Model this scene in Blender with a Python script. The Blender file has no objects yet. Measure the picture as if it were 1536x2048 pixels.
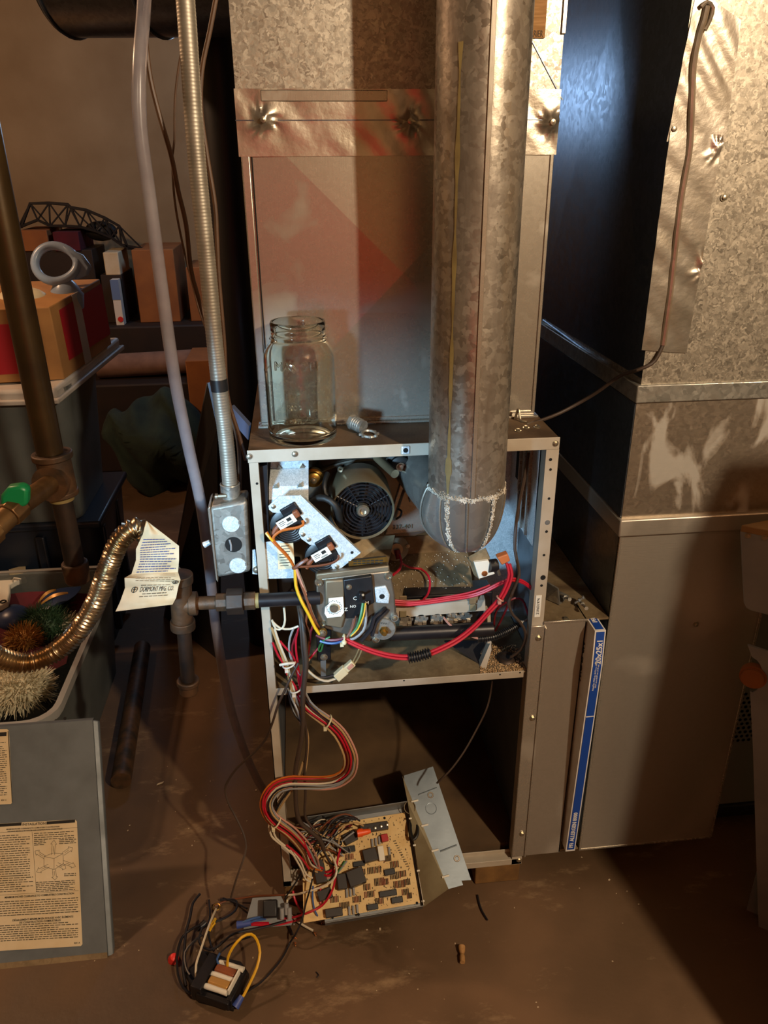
import bpy, bmesh, math, random
from mathutils import Vector as V, Matrix
random.seed(7)
SC = bpy.context.scene
COL = SC.collection
PI = math.pi
# ------------------------------------------------------------------ camera
F_PX = 1551.42                       # focal length in pixels of the 1536 x 2048 frame
PITCH, YAW, ROLL = .424406, .106945, -.0073473
CAM = V((.0942303, -1.216114, 1.490012))
_f = V((math.sin(YAW) * math.cos(PITCH), math.cos(YAW) * math.cos(PITCH), -math.sin(PITCH)))
_r0 = _f.cross(V((0, 0, 1))).normalized()
_u0 = _r0.cross(_f)
_r = _r0 * math.cos(ROLL) + _u0 * math.sin(ROLL)
_u = -_r0 * math.sin(ROLL) + _u0 * math.cos(ROLL)
cd = bpy.data.cameras.new('camera')
cam = bpy.data.objects.new('camera', cd)
COL.objects.link(cam)
M3 = Matrix((_r, _u, -_f)).transposed()
cam.matrix_world = Matrix.Translation(CAM) @ M3.to_4x4()
cd.sensor_fit = 'VERTICAL'
cd.sensor_height = 24
cd.lens = 24 * F_PX / 2048
cd.clip_start = .02
SC.camera = cam


def ray(px, py):
    return _f + _r * ((px - 768) / F_PX) - _u * ((py - 1024) / F_PX)


def at(px, py, ax='y', val=0.0):
    """The point of the plane ax = val that is seen at a pixel of the photograph."""
    d = ray(px, py)
    i = 'xyz'.index(ax)
    return CAM + d * ((val - CAM[i]) / d[i])


def at_plane(px, py, p0, n):
    d = ray(px, py)
    return CAM + d * ((p0 - CAM).dot(n) / d.dot(n))


# ------------------------------------------------------------------ light
w = bpy.data.worlds.new('World')
SC.world = w
w.use_nodes = True
w.node_tree.nodes['Background'].inputs[0].default_value = (1, .8, .62, 1)
w.node_tree.nodes['Background'].inputs[1].default_value = .05


def lamp(name, loc, energy, col, radius, kind='POINT', aim=None, angle=None):
    ld = bpy.data.lights.new(name, kind)
    ld.energy = energy
    ld.color = col
    ld.shadow_soft_size = radius
    o = bpy.data.objects.new(name, ld)
    o.location = loc
    if aim:
        o.rotation_euler = (V(aim) - V(loc)).to_track_quat('-Z', 'Y').to_euler()
    if angle:
        ld.spot_size = angle
        ld.spot_blend = .6
    COL.objects.link(o)
    return o


lamp('warm_bulb', (1.22, -1.93, 2.2), 205, (1, .80, .56), .035)             # bare bulb, right of and behind the viewer
lamp('cool_torch', (-.58, -1.25, 1.12), 165, (.43, .73, 1), .10, 'SPOT', (.11, .03, .90), math.radians(27))     # cool hand lamp
lamp('cool_back_light', (-.15, 2.6, 1.75), 14, (.42, .66, 1), .12)          # cool light high at the back left
lamp('warm_back_fill', (-1.7, .9, 2.40), 80, (1, .62, .36), .06)             # added warm fill that brightens the back wall and boxes
SC.view_settings.view_transform = 'Standard'
SC.view_settings.look = 'None'
SC.view_settings.exposure = 0
SC.view_settings.gamma = 1
SC.view_settings.use_curve_mapping = False

# ------------------------------------------------------------------ materials
MATS = {}


def _new(name):
    m = bpy.data.materials.new(name)
    m.use_nodes = True
    nt = m.node_tree
    return m, nt, nt.nodes['Principled BSDF'], nt.nodes.new, nt.links.new


def rgb(h):
    """sRGB hex -> linear"""
    c = [int(h[i:i + 2], 16) / 255 for i in (0, 2, 4)]
    return tuple(x / 12.92 if x < .04045 else ((x + .055) / 1.055) ** 2.4 for x in c) + (1,)


def mat(name, col, rough=.5, metal=0.0, var=None, scale=15, bump=0.0, bscale=120, detail=6, lo=.35, hi=.65,
        spec=None, trans=0.0, alpha=1.0, ior=None, stretch=None, rvar=0.0, coat=0.0, sss=0.0):
    m, nt, b, N, L = _new(name)
    c = rgb(col) if isinstance(col, str) else col
    b.inputs['Base Color'].default_value = c
    b.inputs['Roughness'].default_value = rough
    b.inputs['Metallic'].default_value = metal
    b.inputs['Transmission Weight'].default_value = trans
    b.inputs['Alpha'].default_value = alpha
    b.inputs['Coat Weight'].default_value = coat
    if ior:
        b.inputs['IOR'].default_value = ior
    if spec is not None:
        b.inputs['Specular IOR Level'].default_value = spec
    tc = None
    if var or bump or rvar:
        tc = N('ShaderNodeTexCoord')
        src = tc.outputs['Object']
        if stretch:
            mp = N('ShaderNodeMapping')
            mp.inputs['Scale'].default_value = stretch
            L(src, mp.inputs[0])
            src = mp.outputs[0]
    if var or rvar:
        n = N('ShaderNodeTexNoise')
        n.inputs['Scale'].default_value = scale
        n.inputs['Detail'].default_value = detail
        L(src, n.inputs['Vector'])
        if var:
            r = N('ShaderNodeValToRGB')
            r.color_ramp.elements[0].position = lo
            r.color_ramp.elements[1].position = hi
            r.color_ramp.elements[0].color = c
            r.color_ramp.elements[1].color = rgb(var) if isinstance(var, str) else var
            L(n.outputs[0], r.inputs[0])
            L(r.outputs[0], b.inputs['Base Color'])
        if rvar:
            mr = N('ShaderNodeMapRange')
            mr.inputs[1].default_value = .3
            mr.inputs[2].default_value = .7
            mr.inputs[3].default_value = rough - rvar
            mr.inputs[4].default_value = rough + rvar
            L(n.outputs[0], mr.inputs[0])
            L(mr.outputs[0], b.inputs['Roughness'])
    if bump:
        n2 = N('ShaderNodeTexNoise')
        n2.inputs['Scale'].default_value = bscale
        n2.inputs['Detail'].default_value = 4
        L(src, n2.inputs['Vector'])
        bp = N('ShaderNodeBump')
        bp.inputs['Strength'].default_value = bump
        bp.inputs['Distance'].default_value = .002
        L(n2.outputs[0], bp.inputs['Height'])
        L(bp.outputs[0], b.inputs['Normal'])
    MATS[name] = m
    return m


def galv(name, c1, c2, scale=90, rough=.38, rv=.12, metal=.85, dirt=None, dscale=6, dlo=.5, dhi=.72, bump=.1, brushed=None,
         stretch=None):
    """Galvanised sheet: zinc spangle, optional dull patches where hands and damp have marked it."""
    m, nt, b, N, L = _new(name)
    tc = N('ShaderNodeTexCoord')
    src = tc.outputs['Object']
    nz = N('ShaderNodeTexNoise')
    nz.inputs['Scale'].default_value = scale * .5
    L(src, nz.inputs['Vector'])
    mixv = N('ShaderNodeMixRGB')
    mixv.blend_type = 'LINEAR_LIGHT'
    mixv.inputs[0].default_value = .012
    L(src, mixv.inputs[1])
    L(nz.outputs['Color'], mixv.inputs[2])
    vo = N('ShaderNodeTexVoronoi')
    vo.inputs['Scale'].default_value = scale
    L(mixv.outputs[0], vo.inputs['Vector'])
    sp = N('ShaderNodeSeparateColor')
    L(vo.outputs['Color'], sp.inputs[0])
    r = N('ShaderNodeValToRGB')
    r.color_ramp.elements[0].color = rgb(c1)
    r.color_ramp.elements[1].color = rgb(c2)
    L(sp.outputs[0], r.inputs[0])
    col = r.outputs[0]
    mr = N('ShaderNodeMapRange')
    mr.inputs[3].default_value = rough - rv
    mr.inputs[4].default_value = rough + rv
    L(sp.outputs[1], mr.inputs[0])
    rg = mr.outputs[0]
    if dirt:
        n = N('ShaderNodeTexNoise')
        n.inputs['Scale'].default_value = dscale
        n.inputs['Detail'].default_value = 5
        n.inputs['Distortion'].default_value = .6
        if stretch:
            mp = N('ShaderNodeMapping')
            mp.inputs['Scale'].default_value = stretch
            L(src, mp.inputs[0])
            L(mp.outputs[0], n.inputs['Vector'])
        else:
            L(src, n.inputs['Vector'])
        rr = N('ShaderNodeMapRange')
        rr.inputs[1].default_value = dlo
        rr.inputs[2].default_value = dhi
        L(n.outputs[0], rr.inputs[0])
        mx = N('ShaderNodeMixRGB')
        mx.inputs[2].default_value = rgb(dirt)
        L(rr.outputs[0], mx.inputs[0])
        L(col, mx.inputs[1])
        col = mx.outputs[0]
        ad = N('ShaderNodeMath')
        ad.operation = 'MULTIPLY_ADD'
        ad.inputs[1].default_value = .22
        L(rr.outputs[0], ad.inputs[0])
        L(rg, ad.inputs[2])
        rg = ad.outputs[0]
        mm = N('ShaderNodeMapRange')
        mm.inputs[3].default_value = metal
        mm.inputs[4].default_value = metal * .45
        L(rr.outputs[0], mm.inputs[0])
        L(mm.outputs[0], b.inputs['Metallic'])
    else:
        b.inputs['Metallic'].default_value = metal
    L(col, b.inputs['Base Color'])
    L(rg, b.inputs['Roughness'])
    if bump:
        n2 = N('ShaderNodeTexNoise')
        n2.inputs['Scale'].default_value = 60 if not brushed else 9
        n2.inputs['Detail'].default_value = 6
        if brushed:
            mp2 = N('ShaderNodeMapping')
            mp2.inputs['Scale'].default_value = brushed
            L(src, mp2.inputs[0])
            L(mp2.outputs[0], n2.inputs['Vector'])
        else:
            L(src, n2.inputs['Vector'])
        bp = N('ShaderNodeBump')
        bp.inputs['Strength'].default_value = bump
        bp.inputs['Distance'].default_value = .002
        L(n2.outputs[0], bp.inputs['Height'])
        L(bp.outputs[0], b.inputs['Normal'])
    MATS[name] = m
    return m


# setting
mat('concrete_floor', '41301d', .62, 0, '6c5138', 3.2, .5, 38, 10, .3, .72, rvar=.14)
mat('concrete_wall', 'a38b68', .85, 0, '8e7553', 2.5, .25, 60, 8)
mat('ceiling_wood', '6b4d33', .8, 0, '55402c', 4)
# pale scuffs worn into the floor
fl_nt = MATS['concrete_floor'].node_tree
fl_b = fl_nt.nodes['Principled BSDF']
fl_old = fl_b.inputs['Base Color'].links[0].from_socket
fl_tc = fl_nt.nodes.new('ShaderNodeTexCoord')
fl_mp = fl_nt.nodes.new('ShaderNodeMapping')
fl_mp.inputs['Scale'].default_value = (2.2, 5.5, 1)
fl_mp.inputs['Rotation'].default_value = (0, 0, .7)
fl_n = fl_nt.nodes.new('ShaderNodeTexNoise')
fl_n.inputs['Scale'].default_value = 2.6
fl_n.inputs['Detail'].default_value = 12
fl_n.inputs['Roughness'].default_value = .72
fl_r = fl_nt.nodes.new('ShaderNodeMapRange')
fl_r.inputs[1].default_value = .57
fl_r.inputs[2].default_value = .80
fl_r.inputs[4].default_value = .75
fl_mx = fl_nt.nodes.new('ShaderNodeMixRGB')
fl_mx.inputs[2].default_value = rgb('a58a68')
fl_nt.links.new(fl_tc.outputs['Object'], fl_mp.inputs[0])
fl_nt.links.new(fl_mp.outputs[0], fl_n.inputs['Vector'])
fl_nt.links.new(fl_n.outputs[0], fl_r.inputs[0])
fl_nt.links.new(fl_r.outputs[0], fl_mx.inputs[0])
fl_nt.links.new(fl_old, fl_mx.inputs[1])
fl_nt.links.new(fl_mx.outputs[0], fl_b.inputs['Base Color'])
# sheet metal
galv('galv_bright', '8e877c', 'b8b0a2', 190, .40, .10, .65, bump=.2)
galv('galv_satin', 'aaa295', 'aea699', 160, .27, .008, .68, 'a39a8d', 7, .60, .75, .03, (60, 60, 3))
galv('galv_satin_mid', '9d8f7f', 'a89a88', 150, .36, .05, .80, 'a9a49b', 9, .52, .60, .06, (6, 60, 90), (1.6, 1, .8))
galv('galv_brushed', 'bcb5a9', 'bfb8ac', 150, .40, .006, .80, 'aaa398', 3, .5, .8, .10, (2, 60, 90))
galv('galv_door', 'b7b0a4', 'bbb4a8', 150, .40, .006, .80, 'a59e92', 5, .55, .8, .05, (2, 40, 90))
galv('galv_duct', '8b8376', 'bcb2a1', 210, .40, .10, .72, bump=.2)
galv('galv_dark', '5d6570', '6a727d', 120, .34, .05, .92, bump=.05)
galv('galv_flue', '8a8175', 'b2a99b', 120, .34, .08, .78, '62564a', 7, .45, .72, .22, None, (3, 3, .5))
galv('galv_elbow', '9c978f', 'a9a49b', 60, .30, .03, .72, '6f675d', 9, .52, .75, .04)
galv('galv_zinc', 'b4c0c5', 'e2eaee', 330, .38, .10, .30, bump=.1)
galv('galv_box', '8a8880', 'a8a59c', 120, .40, .08, .72, '6d665c', 14, .52, .7, .08)
galv('galv_dusty', '8d7a5c', '9c8868', 120, .5, .06, .45, '57452f', 9, .42, .66, .08)
mat('cabinet_paint', 'b4aa9a', .48, .1, 'a0937f', 12, .03, 90)
mat('cabinet_inner', '77808a', .42, .45, '656b70', 7, .04, 80, rvar=.08)
mat('dusty_top', '4a3826', .75, .2, '6f5840', 13, .3, 160, 9)
mat('cardboard_floor', '6b5236', .75, .1, '4d3a26', 7, .15, 70, 9)
mat('foil_tape', 'c6bdb0', .30, .85, 'aaa090', 20, .35, 55, 8)
mat('white_crust', 'd8d2c4', .9, 0, '9c917f', 60, .6, 300)
mat('stain_yellow', '7c6a42', .6, .2, '91804f', 30)
mat('dark_hole', '0a0908', .9)
mat('screw_metal', 'b0a894', .32, .9)
mat('brass', 'b08d48', .34, .9, '8d6c34', 50)
mat('black_metal', '17161a', .38, .3, '221f20', 40, .05)
mat('black_plastic', '121214', .42, 0, '1c1b1c', 30)
mat('black_rubber', '151413', .55)
mat('motor_can', '8c7c60', .42, .5, '6e6049', 9)
mat('stamped_steel', '8e8a82', .38, .75, '79705f', 8, .04)
mat('valve_cast', '8f887c', .42, .7, '6b6154', 18, .1, 120)
mat('valve_tan', '857761', .5, .5, '6f6350', 15)
mat('iron_pipe', '2a2624', .48, .55, '43342a', 22, .12, 90)
mat('rusty_pipe', '33291f', .55, .35, '5c4028', 30, .3, 130)
mat('oily_pipe', '4e3c20', .34, .55, '36291a', 9, .08, 60)
mat('brass_fitting', '8a6a44', .4, .8, '6a4e32', 30, .1)
mat('stainless_flex', 'd6c6aa', .30, 1.0, 'a78e6c', 12)
mat('green_handle', '0c7a45', .4)
mat('paper_tag', 'cdb796', .8, 0, 'b29468', 16, .1, 70, 7, .4, .75)
mat('label_cream', 'd8c8a8', .6, 0, 'cbb68f', 14)
mat('label_white', 'dcd8cc', .55)
mat('ink_black', '15130f', .7)
mat('ink_blue', '3a4470', .7)
mat('ink_brown', '4a3a24', .7)
mat('door_paint', '6f767a', .42, .15, '5f6568', 14, .12, 60, 8, rvar=.1)
mat('vinyl_tube', '9c979c', .28, 0, '888289', 20, alpha=.55)
mat('conduit_metal', 'a39d90', .46, .65, '8f887b', 30)
mat('brown_wire', '4a3322', .5, 0, '5b402b', 30)
mat('brown_cable', '3e3026', .55)
for k, c in dict(red='ad1428', white='c8bca4', tan='a98a5e', orange='b25c1a', yellow='d3a21c', black='16151a', grey='878787',
                 blue='35568c', green='2f6a35', brown='6b3a20', darkred='6e1420', pink='b98575').items():
    mat('wire_' + k, c, .42)
mat('copper', 'c07a48', .35, .9)
mat('terminal_brown', '8a4a26', .5, 0, '713a1d', 40)
mat('terminal_orange', 'b86a3a', .5)
mat('nylon', 'cfc4a0', .5)
mat('orange_nut', 'e4531c', .45)
mat('red_nut', 'd8302a', .45)
mat('blue_nut', '384a8c', .5)
mat('pcb', 'd3b57c', .55, 0, 'c6a468', 30)
mat('chip', '16181a', .45)
mat('relay_dark', '2c2826', .4)
mat('board_grey', '83878a', .42, .45, '70706c', 9, .04)
mat('board_dusty', '8f8568', .6, .25, '6b5d42', 9, .08, 90, 8)
mat('board_blue', '8b98a2', .4, .5, '6d7880', 8, .05)
mat('red_plastic', 'a41d22', .4)
mat('ceramic', 'd8d3c4', .6)
mat('pad_wood', '7d5a2c', .85, 0, '5f421e', 20, .3, 90)
mat('rust_flakes', '8d6a44', .9, 0, 'cfae82', 80)
mat('filter_blue', '123f94', .5)
mat('filter_white', 'd7d5d2', .6, 0, 'c8c4be', 30)
mat('filter_side', '94928f', .7, 0, '86827c', 20)
mat('glass', 'fbfcf4', .02, trans=1.0, ior=1.45)
mat('tote_clear', '6f7370', .42, 0, '5f6360', 8, alpha=.62)
mat('tote_rim', 'a5a39d', .38, 0, '94918b', 12, alpha=.85)
mat('tote_lid', 'b9b1a8', .5, 0, 'a59d94', 9)
mat('tote_dark', '16202e', .4)
mat('carton_red', '9c1622', .5)
mat('carton', 'a87843', .8, 0, '94683a', 10)
mat('carton_dim', '9a5f2f', .85, 0, '86512a', 9)
mat('jug_blue', '8fa3bd', .3, 0, alpha=.85)
mat('cream_plastic', 'c9bb9a', .5)
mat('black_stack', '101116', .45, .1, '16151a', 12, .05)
mat('fabric_green', '28372c', .95, 0, '1e2a24', 14, .4, 60)
mat('fabric_pink', '8a6a58', .95, 0, '75584a', 14, .4, 60)
mat('fabric_red', '5a1220', .9, 0, '450d18', 10, .3, 60)
mat('bench_dark', '2a1a10', .7, 0, '20140d', 12)
mat('tinsel_green', '2d4a30', .6)
mat('tinsel_cream', 'c8bea0', .7)
mat('tinsel_gold', 'b98b4a', .4, .3)
mat('ball_blue', '27365a', .35)
mat('grey_stand', '8e9498', .42, .1, '7f858b', 10, .08, 90)
mat('bench_top', '9a7a50', .6, 0, '846640', 9)
mat('grey_cabinet', '6c6f70', .5)
mat('red_reflected_box', 'cc3238', .5)
mat('cardboard_tag', 'a97f4e', .8, 0, '8f6737', 30, stretch=(1, 1, 12))
mat('pebble', 'b9a68a', .9)
mat('blue_sheet', '6a83ad', .35)


# ------------------------------------------------------------------ mesh builder
WLOC = {}


class MB:
    def __init__(s, T=None):
        s.v, s.f, s.T = [], [], T

    def add(s, vs, fs):
        n = len(s.v)
        for p in vs:
            p = V(p)
            s.v.append(s.T @ p if s.T else p)
        s.f += [tuple(i + n for i in f) for f in fs]
        return s

    def bx(s, x0, x1, y0, y1, z0, z1):
        vs = [(x, y, z) for z in (z0, z1) for y in (y0, y1) for x in (x0, x1)]
        return s.add(vs, [(0, 2, 3, 1), (4, 5, 7, 6), (0, 1, 5, 4), (2, 6, 7, 3), (0, 4, 6, 2), (1, 3, 7, 5)])

    def box(s, c, size, R=None):
        hx, hy, hz = [a / 2 for a in size]
        vs = [V((x, y, z)) for z in (-hz, hz) for y in (-hy, hy) for x in (-hx, hx)]
        if R is not None:
            vs = [R @ p for p in vs]
        return s.add([V(c) + p for p in vs],
                     [(0, 2, 3, 1), (4, 5, 7, 6), (0, 1, 5, 4), (2, 6, 7, 3), (0, 4, 6, 2), (1, 3, 7, 5)])

    @staticmethod
    def frame(d):
        d = V(d).normalized()
        a = V((0, 0, 1)) if abs(d.z) < .9 else V((1, 0, 0))
        x = a.cross(d).normalized()
        return x, d.cross(x), d

    def lathe(s, prof, o, axis=(0, 0, 1), n=20, a0=0, a1=2 * PI, caps=True):
        o = V(o)
        x, y, d = s.frame(axis)
        full = abs(a1 - a0 - 2 * PI) < 1e-6
        k = n if full else n + 1
        vs, fs = [], []
        for r, h in prof:
            for i in range(k):
                a = a0 + (a1 - a0) * i / n
                vs.append(o + d * h + x * (r * math.cos(a)) + y * (r * math.sin(a)))
        for j in range(len(prof) - 1):
            for i in range(n):
                i2 = (i + 1) % k
                fs.append((j * k + i, j * k + i2, (j + 1) * k + i2, (j + 1) * k + i))
        if caps and full:
            if prof[0][0] > 1e-6:
                fs.append(tuple(range(k - 1, -1, -1)))
            if prof[-1][0] > 1e-6:
                m = (len(prof) - 1) * k
                fs.append(tuple(range(m, m + k)))
        return s.add(vs, fs)

    def cyl(s, p, q, r, r2=None, n=16):
        p, q = V(p), V(q)
        return s.lathe([(r, 0), (r if r2 is None else r2, (q - p).length)], p, q - p, n)

    def tube(s, pts, r, n=7, caps=True):
        pts = [V(p) for p in pts]
        m = len(pts)
        rs = r if isinstance(r, (list, tuple)) else [r] * m
        t0 = (pts[1] - pts[0]).normalized()
        x, y, _ = s.frame(t0)
        vs, fs = [], []
        for i, p in enumerate(pts):
            t = (pts[min(i + 1, m - 1)] - pts[max(i - 1, 0)])
            if t.length > 1e-9:
                t.normalize()
                x = (x - t * x.dot(t))
                x = x.normalized() if x.length > 1e-6 else s.frame(t)[0]
                y = t.cross(x)
            for k in range(n):
                a = 2 * PI * k / n
                vs.append(p + (x * math.cos(a) + y * math.sin(a)) * rs[i])
        for i in range(m - 1):
            for k in range(n):
                k2 = (k + 1) % n
                fs.append((i * n + k, i * n + k2, (i + 1) * n + k2, (i + 1) * n + k))
        if caps:
            fs.append(tuple(range(n - 1, -1, -1)))
            fs.append(tuple(range((m - 1) * n, m * n)))
        return s.add(vs, fs)

    def prism(s, pts, d):
        """polygon pts (3-D) pushed by the vector d"""
        pts = [V(p) for p in pts]
        n = len(pts)
        d = V(d)
        nrm = V((0, 0, 0))
        for i in range(n):
            nrm += pts[i].cross(pts[(i + 1) % n])
        if nrm.dot(d) < 0:
            pts.reverse()
        vs = pts + [p + d for p in pts]
        fs = [tuple(range(n - 1, -1, -1)), tuple(range(n, 2 * n))]
        fs += [(i, (i + 1) % n, n + (i + 1) % n, n + i) for i in range(n)]
        return s.add(vs, fs)

    def sph(s, c, r, n=12, sq=(1, 1, 1)):
        vs, fs = [V(c) + V((0, 0, -r * sq[2]))], []
        m = n // 2
        for j in range(1, m):
            a = -PI / 2 + PI * j / m
            for i in range(n):
                b = 2 * PI * i / n
                vs.append(V(c) + V((r * sq[0] * math.cos(a) * math.cos(b), r * sq[1] * math.cos(a) * math.sin(b), r * sq[2] * math.sin(a))))
        vs.append(V(c) + V((0, 0, r * sq[2])))
        for i in range(n):
            fs.append((0, 1 + (i + 1) % n, 1 + i))
            for j in range(m - 2):
                a = 1 + j * n
                fs.append((a + i, a + (i + 1) % n, a + n + (i + 1) % n, a + n + i))
            e = 1 + (m - 2) * n
            fs.append((e + i, e + (i + 1) % n, len(vs) - 1))
        return s.add(vs, fs)

    def torus(s, c, axis, R, r, n=20, k=7, a0=0, a1=2 * PI):
        x, y, d = s.frame(axis)
        full = abs(a1 - a0 - 2 * PI) < 1e-6
        m = n if full else n + 1
        vs, fs = [], []
        for i in range(m):
            a = a0 + (a1 - a0) * i / n
            e = x * math.cos(a) + y * math.sin(a)
            for j in range(k):
                b = 2 * PI * j / k
                vs.append(V(c) + e * (R + r * math.cos(b)) + d * (r * math.sin(b)))
        for i in range(n):
            i2 = (i + 1) % m
            for j in range(k):
                j2 = (j + 1) % k
                fs.append((i * k + j, i2 * k + j, i2 * k + j2, i * k + j2))
        return s.add(vs, fs)

    def grid(s, nx, ny, fn, thick=None):
        vs = [V(fn(i / nx, j / ny)) for j in range(ny + 1) for i in range(nx + 1)]
        fs = [(j * (nx + 1) + i, j * (nx + 1) + i + 1, (j + 1) * (nx + 1) + i + 1, (j + 1) * (nx + 1) + i)
              for j in range(ny) for i in range(nx)]
        if thick is not None:
            t = V(thick)
            n = len(vs)
            edge = ([(i, i + 1) for i in range(nx)] + [(ny * (nx + 1) + i + 1, ny * (nx + 1) + i) for i in range(nx)]
                    + [((j + 1) * (nx + 1), j * (nx + 1)) for j in range(ny)]
                    + [(j * (nx + 1) + nx, (j + 1) * (nx + 1) + nx) for j in range(ny)])
            fs2 = [tuple(n + a for a in reversed(f)) for f in fs]
            fs2 += [(b, a, n + a, n + b) for a, b in edge]
            vs = vs + [p + t for p in vs]
            fs = fs + fs2
        return s.add(vs, fs)

    def build(s, name, m, parent=None, smooth=True, ang=38, bevel=0.0, kind=None, label=None, origin=None):
        off = WLOC[parent.name] if parent else None
        if off is None:
            if origin is not None:
                off = V(origin)
            else:
                xs = [p.x for p in s.v]
                ys = [p.y for p in s.v]
                off = V(((min(xs) + max(xs)) / 2, (min(ys) + max(ys)) / 2, min(p.z for p in s.v)))
        me = bpy.data.meshes.new(name)
        me.from_pydata([p - off for p in s.v], [], s.f)
        if smooth:
            me.polygons.foreach_set('use_smooth', [True] * len(me.polygons))
            me.set_sharp_from_angle(angle=math.radians(ang))
        me.materials.append(MATS[m])
        me.update()
        o = bpy.data.objects.new(name, me)
        COL.objects.link(o)
        if parent:
            o.parent = parent
        else:
            o.location = off
        WLOC[o.name] = off
        if bevel:
            bv = o.modifiers.new('bevel', 'BEVEL')
            bv.width = bevel
            bv.segments = 2
            bv.limit_method = 'ANGLE'
            bv.angle_limit = math.radians(40)
        if kind:
            o['kind'] = kind
        if label:
            o['label'] = label
        return o


def tag(o, label, cat, group=None):
    o['label'] = label
    o['category'] = cat
    if group:
        o['group'] = group
    return o


def thing(name, loc, label, cat, group=None):
    o = bpy.data.objects.new(name, None)
    o.empty_display_size = .03
    COL.objects.link(o)
    o.location = loc
    WLOC[o.name] = V(loc)
    return tag(o, label, cat, group)


def struct(o):
    o['kind'] = 'structure'
    return o


def smoothpath(pts, step=.012):
    """Catmull-Rom through the points"""
    pts = [V(p) for p in pts]
    P = [pts[0] * 2 - pts[1]] + pts + [pts[-1] * 2 - pts[-2]]
    out = []
    for i in range(1, len(P) - 2):
        a, b, c, d = P[i - 1:i + 3]
        n = max(2, min(400, int((c - b).length / step)))
        for k in range(n):
            t = k / n
            out.append(.5 * ((2 * b) + (c - a) * t + (2 * a - 5 * b + 4 * c - d) * t * t + (3 * b - a - 3 * c + d) * t ** 3))
    out.append(pts[-1])
    return out


def px3(pts, y=0.0):
    """[(px, py[, depth])] -> points; the depth is the world y the wire runs at"""
    return [at(p[0], p[1], 'y', p[2] if len(p) > 2 else y) for p in pts]


def wire(pts, m, parent, r=.0021, y=0.0, name='wire', n=6, step=.012, label=None):
    return MB().tube(smoothpath(px3(pts, y), step), r, n).build(name, m, parent, label=label)


FRONT = Matrix(((1, 0, 0), (0, 0, -1), (0, 1, 0))).to_4x4()      # text facing the front (-y), upright


def text(body, size, T, m, parent, name='lettering', depth=.0004, align='CENTER', bold=0.0, space=1.0, line=1.0, sx=1.0):
    cu = bpy.data.curves.new('txt', 'FONT')
    cu.body = body
    cu.size = size
    cu.extrude = depth
    cu.offset = bold * .35
    cu.resolution_u = 2
    cu.align_x = align
    cu.align_y = 'CENTER'
    cu.space_character = space
    cu.space_line = line
    ob = bpy.data.objects.new('txt', cu)
    COL.objects.link(ob)
    bpy.context.view_layer.update()
    me = bpy.data.meshes.new_from_object(ob.evaluated_get(bpy.context.evaluated_depsgraph_get()))
    bpy.data.objects.remove(ob)
    S = Matrix.Diagonal((sx, 1, 1, 1))
    mb = MB(T @ S)
    mb.add([v.co.copy() for v in me.vertices], [tuple(p.vertices) for p in me.polygons])
    bpy.data.meshes.remove(me)
    return mb.build(name, m, parent, smooth=False)


def screw(mb, c, axis, r=.004, h=.003):
    """hex screw head with washer"""
    mb.lathe([(r * 1.5, 0), (r * 1.5, h * .3)], c, axis, 12)
    mb.lathe([(r, h * .3), (r, h), (r * .6, h * 1.15)], c, axis, 6)


def pbox(name, m, a, b, y, depth, parent=None, bevel=.004):
    """box whose front face is seen between two pixels at depth y"""
    p, q = at(*a, 'y', y), at(*b, 'y', y)
    return MB().bx(min(p.x, q.x), max(p.x, q.x), y, y + depth, min(p.z, q.z), max(p.z, q.z)).build(name, m, parent, bevel=bevel)

# ================================================================== the room
struct(MB().bx(-3.2, 3.2, -4, 3.75, -.1, 0).build('floor', 'concrete_floor'))
struct(MB().bx(-3.2, 3.2, 3.75, 3.9, 0, 2.5).build('wall_back', 'concrete_wall'))
struct(MB().bx(-3.35, -3.2, -4, 3.9, 0, 2.5).build('wall_left', 'concrete_wall'))
struct(MB().bx(3.2, 3.35, -4, 3.9, 0, 2.5).build('wall_right', 'concrete_wall'))
struct(MB().bx(-3.35, 3.35, -4.15, -4, 0, 2.5).build('wall_front', 'concrete_wall'))
struct(MB().bx(-3.35, 3.35, -4.15, 3.9, 2.5, 2.6).build('ceiling', 'ceiling_wood'))

# ================================================================== furnace
W_, ZB, ZT, DEP = .527, .06, 1.06, .73
FU = thing('gas_furnace', (W_ / 2, DEP / 2, ZB), 'open tan steel gas furnace cabinet with its front doors removed', 'furnace')


def fpart(mb, name, m, **k):
    return mb.build(name, m, FU, **k)


fpart(MB().bx(0, .0015, .0, DEP, ZB, ZT), 'side_panel', 'cabinet_inner')
fpart(MB().bx(W_ - .0015, W_, .0, DEP, ZB, ZT), 'side_panel', 'cabinet_inner')
fpart(MB().bx(0, W_, DEP, DEP + .002, ZB, ZT), 'back_panel', 'cabinet_inner')
fpart(MB().bx(0, W_, 0.0005, DEP, ZT - .002, ZT), 'top_panel', 'dusty_top')
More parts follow.
